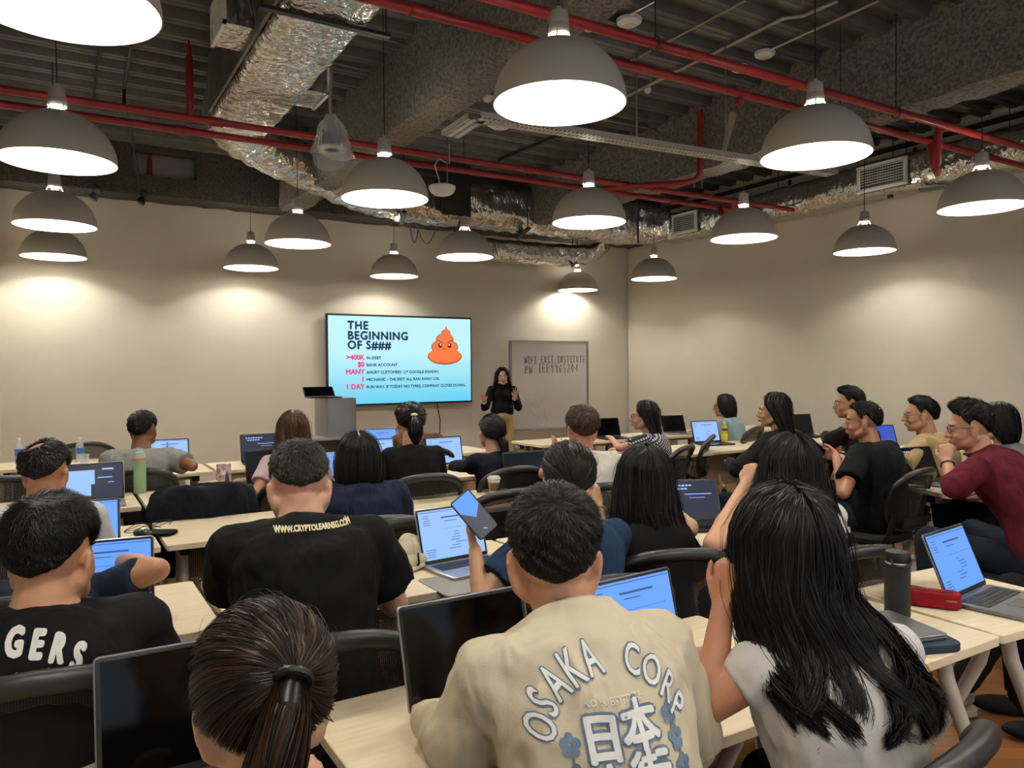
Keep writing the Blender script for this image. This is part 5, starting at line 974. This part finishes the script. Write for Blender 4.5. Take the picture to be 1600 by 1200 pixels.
if C is not None: print_on('crypto', C, place(txt2('WWW.CRYPTOLEARNSG.COM', .0185, .0009, .80), 0, -.004), 'print_letters', m_pl, .002, 'pale web address across the upper back')
C = onshirt('agers', 42, 1010)
if C is not None:
    pr = []; ol = []; word = 'AGERS'; xs = (-.062, -.022, .014, .048, .080); rt = (.02, -.08, -.16, -.24, -.32); ys = (.012, .008, .0, -.012, -.030)
    for ch, x, r, y in zip(word, xs, rt, ys): pr += place(txt2(ch, .062, .0034, .64), x, y - .02, r)
    print_on('agers', C, pr, 'print_letters', m_pw, .0025, 'white gothic letters AGERS'); print_on('agers', C, place(txt2('tnaal', .026, .0003, 1.2), .01, -.055, -.1), 'print_script', mat('print_grey', '9a9a9c', .7), .0025)
# ================================================================ LAPTOPS
m_off = mat('screen_off', '040405', .1, spec=.3)
m_page = mat('screen_page', '101010', .3, emis='8cb4ee', estr=.95); m_pageb = mat('screen_page_deep', '101010', .3, emis='5f97ea', estr=.95); m_bar = mat('screen_text', '101010', .4, emis='3a5a94', estr=.7); m_darkp = mat('screen_dark', '05060c', .25, emis='161c3a', estr=.6); m_ico = mat('screen_icons', '101010', .4, emis='8fa8e8', estr=1.0); m_sky = mat('screen_sky', '101010', .3, emis='2f4fb8', estr=.9); m_hill = mat('screen_hills', '101010', .4, emis='3a3f55', estr=.6); m_city = mat('screen_city', '101010', .4, emis='7d89a8', estr=.7); m_refl = mat('screen_red_reflection', '120a0e', .12, spec=.6)  # m_refl: red reflection tinted into the dark screen's base colour
LAPS = {}
def laptop(label, pos, az=0, w=.31, dp=.215, ang=112, body=None, style='page', lidh=None, col=None, z=None):
    body = body or m_space; lh = lidh or dp * .99; t = thing('laptop', label, 'laptop', pos, az); tl = math.radians(ang - 90)
    MB().rbox((0, -dp / 2, .008), (w, dp, .013), .012).build('base', body, t)
    k = MB(); rows, cols = 5, 13; kw = w * .86 / cols; kh = dp * .40 / rows
    for r in range(rows):
        for c in range(cols):
            if r == rows - 1 and 3 < c < 9: continue
            k.box((-w * .43 + kw * (c + .5), -dp * .10 - kh * (r + .5), .0152), (kw * .86, kh * .84, .002))
        if r == rows - 1: k.box((0, -dp * .10 - kh * (r + .5), .0152), (kw * 4.8, kh * .84, .002))
    k.build('keyboard', m_key, t, False)
    MB().box((0, -dp * .76, .0147), (w * .34, dp * .36, .001)).build('trackpad', mat('pad_' + body.name, tuple(body.node_tree.nodes['Principled BSDF'].inputs['Base Color'].default_value), .25, .5), t)
    Rl = np.array([[1, 0, 0], [0, math.cos(tl), math.sin(tl)], [0, -math.sin(tl), math.cos(tl)]]).T  # local lid frame: x, y(back), z(up)
    Rl = np.array([[1, 0, 0], [0, math.cos(tl), -math.sin(tl)], [0, math.sin(tl), math.cos(tl)]]).T.T
    ct, st = math.cos(tl), math.sin(tl); bx = np.array([1, 0, 0]); bu = A3(0, st, ct); bn = A3(0, -ct, st)
    Q = np.array([bx, bu, bn]).T; o = A3(0, .002, .012)
    lid = MB().rbox(o + bu * lh / 2 - bn * .003, (w, lh, .006), .010, rot=Q).build('lid', body, t)
    MB().rbox(o + bu * lh / 2 + bn * .0005, (w - .006, lh - .006, .0012), .008, rot=Q).build('bezel', m_black, lid)
    sw, sh = w * .93, lh * .88; so = o + bu * (lh * .515) + bn * .0016
    dm = {'page': m_page, 'deep': m_pageb, 'off': m_off, 'dark': m_darkp, 'sky': m_sky, 'refl': m_refl, 'win': m_darkp}[style]
    scn = MB().box(so, (sw, sh, .0006), Q).build('display', dm, lid, False)
    def R_(x, y, ww, hh, mb, l=.0005): mb.box(so + bx * (x * sw / 2) + bu * (y * sh / 2) + bn * l, (ww * sw, hh * sh, .0003), Q)
    rr = random.Random(hash(label) % 1000 if False else len(label) * 7 + int(w * 1000))
    mb = MB()
    if style in ('page', 'deep'):
        for i in range(5): R_(-.8 + rr.uniform(0, .05), .78 - i * .09, rr.uniform(.08, .12), .012, mb)
        R_(.12, .66, .42, .03, mb); R_(.0, .5, .2, .014, mb); R_(.3, .2, .5, .006, mb)
        for i in range(7): R_(.1 + rr.uniform(-.1, .2), .02 - i * .11, rr.uniform(.06, .2), .012, mb)
        for i in range(4): R_(-.75, -.6 - i * .09, rr.uniform(.1, .18), .012, mb)
        R_(0, .93, .98, .012, mb); mb.build('page_text', m_bar, scn, False)
    elif style in ('dark', 'refl'):
        for i in range(7): R_(-.75 + i * .13, .78, .045, .045, mb)
        for i in range(5): R_(-.66 + i * .13, .6, .045, .045, mb)
        if style == 'dark': R_(.3, .3, .5, .02, mb); R_(.25, .1, .3, .012, mb)
        mb.build('icons', m_ico, scn, False)
    elif style == 'win':
        R_(-.45, .25, .5, .42, mb); R_(-.5, -.45, .42, .4, mb); mb.build('windows', m_page, scn, False); m2 = MB(); R_(.5, .7, .2, .05, m2); R_(.4, .2, .25, .03, m2); R_(.6, -.1, .1, .02, m2); m2.build('icons', m_ico, scn, False)
    elif style == 'sky':
        R_(0, -.72, 1, .26, mb); mb.build('hills', m_hill, scn, False); m2 = MB()
        for i in range(18): R_(-.85 + i * .1, -.36 + rr.uniform(-.05, .05), .035, rr.uniform(.1, .22), m2)
        m2.build('skyline', m_city, scn, False)
    return t
def lapBL(label, u, v, az, w, **k):
    p = T(u, v, .7315); x = A3(math.cos(math.radians(az)), -math.sin(math.radians(az)), 0); p = p + x * w / 2; p[2] = .7305; return laptop(label, p, az, w, **k)
def lapC(label, u, v, az, w, **k):
    p = T(u, v, .7315); p[2] = .7305; return laptop(label, p, az, w, **k)
lapBL('open laptop with a black screen beside the brown ponytail', 150, 1255, 1, .33, dp=.240, ang=106, style='off', body=m_space)
lapBL('silver rimmed laptop with a switched off screen left of the cream shirt', 640, 1127, 0, .335, dp=.235, ang=106, style='off', body=m_silver)
lapBL('laptop with a deep blue page just right of the cream shirt', 935, 1062, -4, .31, dp=.22, ang=104, style='deep')
lapBL('laptop with a blue page in front of the black lettered shirt', 72, 966, 8, .31, dp=.22, ang=100, style='deep', body=m_silver)
lapBL('narrow visible laptop with a blue page on the mouse table', 58, 873, 4, .31, dp=.22, ang=104, style='deep', body=m_space)
lapBL('silver laptop showing overlapping windows behind the bald spot', 96, 790, 2, .33, dp=.23, ang=102, style='win', body=m_silver)
lapBL('laptop with an open blue white page beside the raised phone', 661, 890, -6, .31, dp=.22, ang=106, style='page', body=m_silver)
lapBL('laptop with a blue page right beside the red pencil case', 1483, 946, -7, .31, dp=.22, ang=112, style='deep', body=m_space)
lapBL('black laptop with a dark screen beside the coffee cup', 791, 765, 3, .33, dp=.23, ang=104, style='off', body=m_black)
lapBL('black laptop with a dark screen left of the pink tee', 386, 759, -8, .33, dp=.23, ang=100, style='off', body=m_black)
lapC('laptop with purple icons on a dark page behind the pink tee', 410, 723, 0, .34, dp=.24, ang=102, style='dark', body=m_black)
lapC('laptop with a blue striped page in front of the grey tee', 262, 730, 6, .33, dp=.22, ang=100, style='page', body=m_space)
lapBL('laptop with a bright blue page right of the pale hair clip', 668, 731, -2, .33, dp=.23, ang=102, style='page', body=m_black)
lapC('laptop with a pale page between the black bob and the hair clip', 588, 733, 0, .33, dp=.23, ang=102, style='page', body=m_silver)
lapC('farthest laptop with a blue page left of the brown jacket', 597, 709, 0, .33, dp=.23, ang=102, style='deep', body=m_silver)
lapC('laptop with a blue page mostly hidden behind the black bob', 532, 748, 4, .33, dp=.2, ang=120, style='deep', body=m_silver)
lapC('small laptop with a deep blue screen behind the tied hair of the dark blue tee', 905, 822, 4, .28, dp=.19, ang=104, style='deep', body=m_black)
lapC('laptop with small icons on a dark page right of the long black hair', 1083, 818, 24, .30, dp=.21, ang=108, style='dark', body=m_black)
lapC('black laptop with a dark screen on the far table by the whiteboard', 951, 684, 10, .32, dp=.22, ang=108, style='off', body=m_black)
lapC('grey laptop open on the far table by the right wall', 1055, 677, 12, .32, dp=.22, ang=112, style='off', body=m_silver)
lapC('black laptop with a light blue page beside the yellow tea bottle', 1106, 693, 8, .33, dp=.23, ang=106, style='page', body=m_black)
lapC('dark laptop right of the black jacket, its lid plain', 1252, 681, 12, .36, dp=.24, ang=106, style='off', body=m_black)
lapC('laptop showing a blue sky city picture', 1382, 706, 14, .34, dp=.24, ang=108, style='sky', body=m_silver)
lapC('laptop with a dark reflecting screen in front of the dark red sweater', 1444, 752, 8, .33, dp=.23, ang=112, style='refl', body=m_space)
p = PT(500, 633, 1, 8.15); laptop('black laptop standing open on the lectern', (p[0] + .02, 8.2, 1.212), 0, .34, dp=.24, ang=130, style='off', body=m_black, lidh=.14)
# closed laptop on a padded sleeve
def slab(name, label, cat, quad, z0, th_, m, r=.02):
    c = sum(quad) / 4; t = MB(); return solo(t, name, m, label, cat)
a_, b_, c_, d_ = T(1345, 975, .765), T(1470, 985, .765), T(1398, 1030, .765), T(1352, 945, .765)
ctr = T(1372, 984, .76); az_ = 16
solo(MB().rbox((0, 0, 0), (.32, .235, .022), .03, 5, Euler((0, 0, -math.radians(az_ + 6)))), 'laptop_sleeve', cloth('2c3542', wr=.2), 'dark blue grey padded sleeve under the closed laptop', 'laptop sleeve', loc=(0, 0, 0)).location = (ctr[0] + .01, ctr[1] - .01, .742)
t = thing('closed_laptop', 'closed grey laptop lying on a padded sleeve near the table edge', 'laptop', (ctr[0] - .01, ctr[1] + .01, .754), az_)
MB().rbox((0, 0, .004), (.31, .22, .008), .012).build('base', m_space, t); MB().rbox((0, 0, .0115), (.31, .22, .006), .012).build('lid', m_space, t)
q = T(690, 925, .732); solo(MB().rbox((0, 0, .0015), (.33, .25, .003), .015), 'laptop_sleeve', mat('grey_felt', '8b8984', .9), 'flat grey sleeve under the laptop beside the raised phone', 'laptop sleeve', loc=(0, 0, 0)).location = (T(705, 892, .73)[0] + .0, T(705, 905, .73)[1] - .07, .7300)
# ================================================================ THINGS ON THE TABLES
def bottle(name, label, u, v, prof, m, capm=None, capprof=None, z=.7305, extras=None, cat='bottle', n=24):
    p = T(u, v, z); t = thing(name, label, cat, p); MB().lathe((0, 0, 0), prof, n).build('body', m, t)
    if capprof: MB().lathe((0, 0, 0), capprof, n).build('cap', capm, t)
    for nm, mb, mm in (extras or []): mb.build(nm, mm, t)
    return t
m_pet = mat('clear_plastic', 'e4ecf0', .08, alpha=.42, coat=.6); m_bl = mat('blue_label', '2f66a8', .5); m_glass = m_pet
def water(u, v, lab, z=.7305): return bottle('water_bottle', lab, u, v, [(.001, 0), (.03, 0), (.032, .01), (.031, .06), (.032, .12), (.030, .15), (.014, .185), (.013, .20), (.001, .20)], m_pet, m_white, [(.001, .198), (.0155, .198), (.0155, .216), (.001, .217)], z, [('label', MB().lathe((0, 0, 0), [(.0325, .075), (.0325, .125)], 24), m_bl)])
water(125, 722, 'clear water bottle with a blue label behind the bald spot'); water(30, 724, 'clear water bottle at the far left beside the wall'); water(530, 747, 'clear water bottle between the pink tee and the black bob')
p = PT(452, 642, 1, 8.2); t = water(452, 700, 'clear water bottle standing on the lectern shelf'); t.location = (p[0], 8.2, .793)
bottle('plastic_cup', 'clear plastic cup beside the water bottle at the far left', 132, 725, [(.001, 0), (.028, 0), (.038, .085), (.04, .085), (.030, .002)], m_pet, cat='cup')
m_gr = mat('sage_green', '8fae85', .5); bottle('insulated_bottle', 'tall sage green bottle with a pink band and flip lid', 219, 770, [(.001, 0), (.035, 0), (.037, .006), (.037, .205), (.036, .21), (.001, .21)], m_gr, mat('lid_sage', 'a8b8a6', .4), [(.001, .222), (.036, .222), (.034, .24), (.026, .262), (.012, .268), (.001, .268)], extras=[('band', MB().cone((0, 0, .208), (0, 0, .224), .0375, n=24, cap='flat'), mat('coral_pink', 'e0637a', .5)), ('carry_loop', MB().tube([(-.03, 0, .235), (-.012, 0, .275), (.015, 0, .27), (.032, 0, .235)], .006, 8), mat('lid_sage2', 'b7c2b4', .4))])
bottle('paper_cup', 'takeaway coffee cup with a striped sleeve and white lid', 772, 772, [(.001, 0), (.029, 0), (.038, .095), (.001, .095)], m_white, m_white, [(.001, .112), (.034, .112), (.037, .104), (.042, .102), (.042, .094), (.001, .094)], cat='cup', extras=[('sleeve', MB().lathe((0, 0, 0), [(.0315, .022), (.0375, .075)], 28), mat('kraft_sleeve', '9c7f52', .8)), ('sleeve_stripes', (lambda mb: [mb.box((.0355 * math.cos(a), .0355 * math.sin(a), .048), (.004, .004, .045), Euler((0, .0, a))) for a in np.linspace(-2.6, -.5, 9)] and mb)(MB()), m_black)])
bottle('tea_bottle', 'yellow tea bottle with a white cap', 1132, 690, [(.001, 0), (.03, 0), (.032, .01), (.032, .12), (.028, .15), (.014, .175), (.013, .19), (.001, .19)], mat('yellow_tea', 'c9b32a', .15, coat=.5), m_white, [(.001, .188), (.016, .188), (.016, .21), (.001, .21)], extras=[('label', MB().lathe((0, 0, 0), [(.0325, .02), (.0325, .085)], 24), mat('label_yellow', 'd8cf3a', .5)), ('label_band', MB().lathe((0, 0, 0), [(.0327, .115), (.030, .14)], 24), mat('label_dark', '3a3020', .5))])
bottle('sports_bottle', 'orange tinted bottle with a black lid by the person in the black tee', 1306, 716, [(.001, 0), (.04, 0), (.043, .01), (.043, .12), (.038, .14), (.032, .145), (.001, .145)], mat('orange_tritan', 'd9641c', .12, coat=.6, alpha=.9), m_black, [(.001, .142), (.037, .142), (.037, .17), (.03, .174), (.001, .174)])
t = bottle('steel_flask', 'tall matt black insulated flask with a strap lid', 1402, 962, [(.001, 0), (.035, 0), (.037, .004), (.037, .155), (.034, .168), (.001, .168)], m_blackm, m_black, [(.001, .168), (.0345, .168), (.0355, .172), (.036, .195), (.034, .200), (.001, .201)])
MB().tube([(-.037, -.005, .180), (-.046, -.012, .165), (-.03, -.036, .160), (.0, -.041, .168), (.025, -.030, .182)], .0045, 8).build('strap', m_blackm, t); MB().cone((.02, -.033, .185), (.022, -.039, .185), .008, n=14, cap='flat').build('strap_stud', m_silver, t); MB().lathe((0, 0, 0), [(.0352, .164), (.0362, .166), (.0352, .169)], 24).build('steel_ring', m_silver, t)
bottle('tumbler', 'olive grey tumbler with a metal straw beside the grey tee', 262, 733, [(.001, 0), (.032, 0), (.042, .13), (.001, .13)], mat('olive_grey', '77785f', .5), m_steel, [(.001, .125), (.004, .125), (.004, .215), (.001, .215)], cat='cup')
# pencil case
p = T(1440, 944, .731); t = thing('pencil_case', 'red fabric pencil case in front of the blue screen laptop', 'pencil case', p, 62); finish(MB().rbox((0, 0, .026), (.22, .07, .05), .034, 6).build('pouch', cloth('76101a', wr=.4), t), .005, 2, .01)
MB().box((.085, -.034, .03), (.03, .004, .006)).build('zip_end', mat('brass_zip', '8a7a55', .4, .6), t); MB().tube([(-.09, -.01, .052), (0, -.02, .054), (.09, -.012, .051)], .002, 6).build('zip', mat('zip_red', '4d0a0e', .6), t)
p = T(1592, 932, .731); solo(MB().rbox((0, 0, .004), (.075, .15, .008), .012, 4, Euler((0, 0, .9))), 'phone', m_black, 'black phone lying beside the laptop at the right edge', 'phone', loc=(0, 0, 0)).location = p
# mouse, bag and cable
p = T(223, 838, .731); t = thing('gaming_mouse', 'black mouse with green light on the third table', 'mouse', p, -30); MB().ell((0, 0, .014), (.032, .058, .022)).build('shell', m_black, t); MB().ell((0, .0, .030), (.010, .018, .007)).build('light', mat('green_led', '101010', .3, emis='3fe08a', estr=1.5), t)
p = T(240, 836, .731); solo(MB().rbox((0, 0, .008), (.16, .11, .014), .03, 4, Euler((0, 0, -.5))), 'cloth_pouch', cloth('0c0c0e', wr=.5), 'flat black pouch under the tangled cable', 'pouch', loc=(0, 0, 0)).location = p + A3(.02, 0, 0)
p = T(232, 828, .755); q = [p + A3(.09 * math.cos(a) * (1 + .3 * math.sin(3 * a)), .05 * math.sin(a * 1.3), .018 + .014 * math.sin(2 * a)) for a in np.linspace(0, 12, 60)]; solo(MB().tube(q, .0018, 5), 'tangled_cable', m_blackm, 'thin black cable tangled beside the green lit mouse', 'cable')
# snack pouch and paper bag
p = T(350, 759, .731); t = thing('snack_pouch', 'pink and white snack pouch printed with a dark bottle', 'snack bag', p, 6)
finish(MB().loft([((0, 0, 0), .05, .03, A3(1, 0, 0), A3(0, 1, 0)), ((0, 0, .08), .05, .026, A3(1, 0, 0), A3(0, 1, 0)), ((0, 0, .12), .046, .010, A3(1, 0, 0), A3(0, 1, 0)), ((0, 0, .15), .048, .004, A3(1, 0, 0), A3(0, 1, 0))]).build('pouch', mat('pouch_pink', 'cdb4ae', .45, noise_col='5a3b3f', nscale=30), t), .004, 1, .008)
MB().lathe((.018, -.030, .03), [(.001, 0), (.012, 0), (.012, .04), (.004, .055), (.004, .07), (.001, .07)], 12).build('printed_bottle', mat('print_navy', '2c3040', .5), t); MB().box((-.02, -.031, .018), (.03, .004, .02)).build('printed_badge', mat('print_red', 'a3262c', .5), t)
p = T(378, 757, .731); o = MB().ell((0, 0, .022), (.07, .05, .024)).build('paper_bag', mat('kraft', 'a98c66', .8), None); finish(o, .006, 1, .02); tag(o, 'crumpled tan paper bag beside the snack pouch', 'paper bag'); o.location = p
o = MB().ell((0, 0, .022), (.06, .05, .022)).build('crumpled_wrapper', mat('kraft_pale', 'c2ab84', .8), None); finish(o, .006, 1, .02); tag(o, 'crumpled pale wrapper left of the snack pouch', 'wrapper'); o.location = T(333, 760, .731)
solo(MB().box((0, 0, .002), (.2, .12, .003), Euler((0, 0, .3))), 'leaflet', mat('leaflet_dark', '44424c', .5), 'dark leaflet lying left of the snack pouch', 'leaflet', loc=(0, 0, 0)).location = T(302, 767, .731)
solo(MB().box((0, 0, .003), (.34, .2, .005), Euler((0, 0, .25))), 'magazine', mat('magazine_cover', '3b3a46', .35, noise_col='8a5f55', nscale=6), 'glossy dark magazine lying beyond the raised phone', 'magazine', loc=(0, 0, 0)).location = T(770, 783, .731)
# tote bag with letter
p = T(640, 885, .731); t = thing('tote_bag', 'crumpled cream canvas bag with a black letter J', 'bag', p, 0)
o = MB().ell((0, 0, .06), (.06, .06, .075)).ell((-.06, -.01, .03), (.06, .05, .035)).ell((.0, -.03, .03), (.075, .05, .035)).build('cloth', mat('canvas', 'c9bfa6', .85, wr=1.0, wscale=16, bump=.2, bscale=300), t); finish(o, .005, 1, .03)
V, F = text_mesh('J', .05); mb = MB(); bold(V, F, .002, mb, lambda P: A3(.0, -.090, .035) + np.c_[P[:, 0], P[:, 2] * 0 + P[:, 1] * .25, P[:, 1]]); mb.build('printed_letter', m_black, t, False)
MB().tube([(-.08, -.03, .03), (-.13, -.04, .008), (-.10, -.09, .006), (-.03, -.09, .01), (.03, -.07, .02)], .008, 8).build('strap', MAT['canvas'], t)
# phones held in hands
def slabphone(label, c, xr, up, w, h, mscreen, name='phone', m=m_black, glow=True):
    c = A3(*c); xr = nrm(xr); up = nrm(up - xr * np.dot(up, xr)); n = np.cross(xr, up); Q = np.array([xr, up, n]).T; t = thing(name, label, 'phone', c, worldgeo=True); MB().rbox(c, (w, h, .008), .01, rot=Q).build('case', m, t); MB().rbox(c + n * .0043, (w - .006, h - .006, .001), .008, rot=Q).build('screen', mscreen, t); return t, Q
cr, cu = A3(*R3[0]), -A3(*R3[1]); cf = A3(*R3[2])
c = U(741, 804, 2.44); a = math.radians(-50); xr = cr * math.cos(a) + cu * math.sin(a); up = -cr * math.sin(a) + cu * math.cos(a) + cf * .25
t, Q = slabphone('big grey phone raised above the blue white laptop, screen glowing blue', c, xr, up, .155, .078, mat('phone_screen', '101010', .15, emis='56585e', estr=.7))
MB().add([c + Q @ A3(x, y, .0055) for x, y in ((-.072, -.034), (-.072, .034), (-.02, .034), (.01, -.0), (-.03, -.034))], [(0, 1, 2, 3, 4)]).build('screen_glow', m_pageb, t, False); MB().ell(c + Q @ A3(.055, .0, .0055), (.008, .008, .001)).build('shutter', m_page, t)
c = U(1272, 699, 5.0); slabphone('dark phone held by the person in the plain black tee', c, cr * .75 - cu * .65, cu * .75 + cr * .65 + cf * .3, .16, .08, m_off)
c = U(1578, 668, 4.86); slabphone('silver phone held upright at the right edge', c, cr * .2 + cf, cu + cr * .1, .075, .15, m_off, m=m_silver)
p = T(1162, 693, .731); solo(MB().ell((0, 0, .012), (.035, .022, .013)), 'computer_mouse', mat('wine_red', '5a141c', .3), 'dark red mouse on the far table beside the yellow bottle', 'mouse', loc=(0, 0, 0)).location = p
p = T(1275, 684, .731); solo(MB().ell((0, 0, .016), (.055, .035, .019)), 'computer_mouse', m_black, 'large black mouse beside the plain dark laptop lid', 'mouse', loc=(0, 0, 0)).location = p
p = T(1412, 757, .731); solo(MB().rbox((0, 0, .014), (.15, .04, .024), .012, 4, Euler((0, 0, .3))), 'glasses_case', m_black, 'slim black case lying at the corner of the slanted table', 'case', loc=(0, 0, 0)).location = p
p = T(1432, 762, .731); solo(MB().cone((-.08, .02, .006), (.08, -.03, .006), .005, n=8), 'pen', mat('lilac_pen', '6f66a8', .4), 'lilac pen lying in front of the dark reflecting laptop', 'pen', loc=(0, 0, 0)).location = p
# bag on the floor
p = T(1430, 955, 0); o = MB().ell((0, 0, .13), (.26, .17, .13)).ell((.14, .05, .18), (.14, .12, .12)).build('canvas_bag', mat('floor_bag', 'a89a86', .9, wr=1.0, wscale=9), None); finish(o, .012, 2, .06); tag(o, 'crumpled beige bag on the floor behind the black flask', 'bag'); o.location = p
# sunglasses on the head of the white blouse person
q = PPL['sunglass']; H, Fr = q['H'], q['Fr']; t = thing('sunglasses', 'dark sunglasses pushed up on the short brown hair', 'sunglasses', H + A3(0, 0, .1), worldgeo=True); mb = MB()
for s in (-1, 1): mb.tube([H + A3(s * .02, .075, .125) @ Fr, H + A3(s * .075, .055, .10) @ Fr, H + A3(s * .098, .0, .07) @ Fr, H + A3(s * .098, -.04, .02) @ Fr], .0045, 8)
mb.build('temples', m_black, t); MB().ell(H + A3(0, .085, .125) @ Fr, (.06, .02, .018), Fr.T).build('lenses', m_off, t)
# bracelets
for k, s, m in (('presenter', -1, 'e0dcd0'), ('presenter', 1, 'e0dcd0'), ('redman', -1, '2a2622'), ('sleeveless', -1, 'b08a4a')):
    E_, W_ = PPL[k]['J'][s]; d = nrm(W_ - E_); x, y = MB().frame(d); c = W_ - d * .02; MB().tube([c + (x * math.cos(a) + y * math.sin(a)) * .030 for a in np.linspace(0, 2 * np.pi, 16, endpoint=False)], .004, 6, close=True).build('bracelet', mat('band_' + m, m, .5), PPL[k]['root'])
# ID lanyard of the web address tee
q = PPL['crypto']; MB().tube([q['sp'](1.0) + q['x'] * (.074 * math.cos(a)) + q['f'] * (.070 * math.sin(a)) - A3(0, 0, .004 + .012 * math.sin(a)) for a in np.linspace(0, 2 * np.pi, 26, endpoint=False)], .0055, 8, close=True).build('lanyard', mat('pale_yellow', 'd9cf94', .7), q['root'])
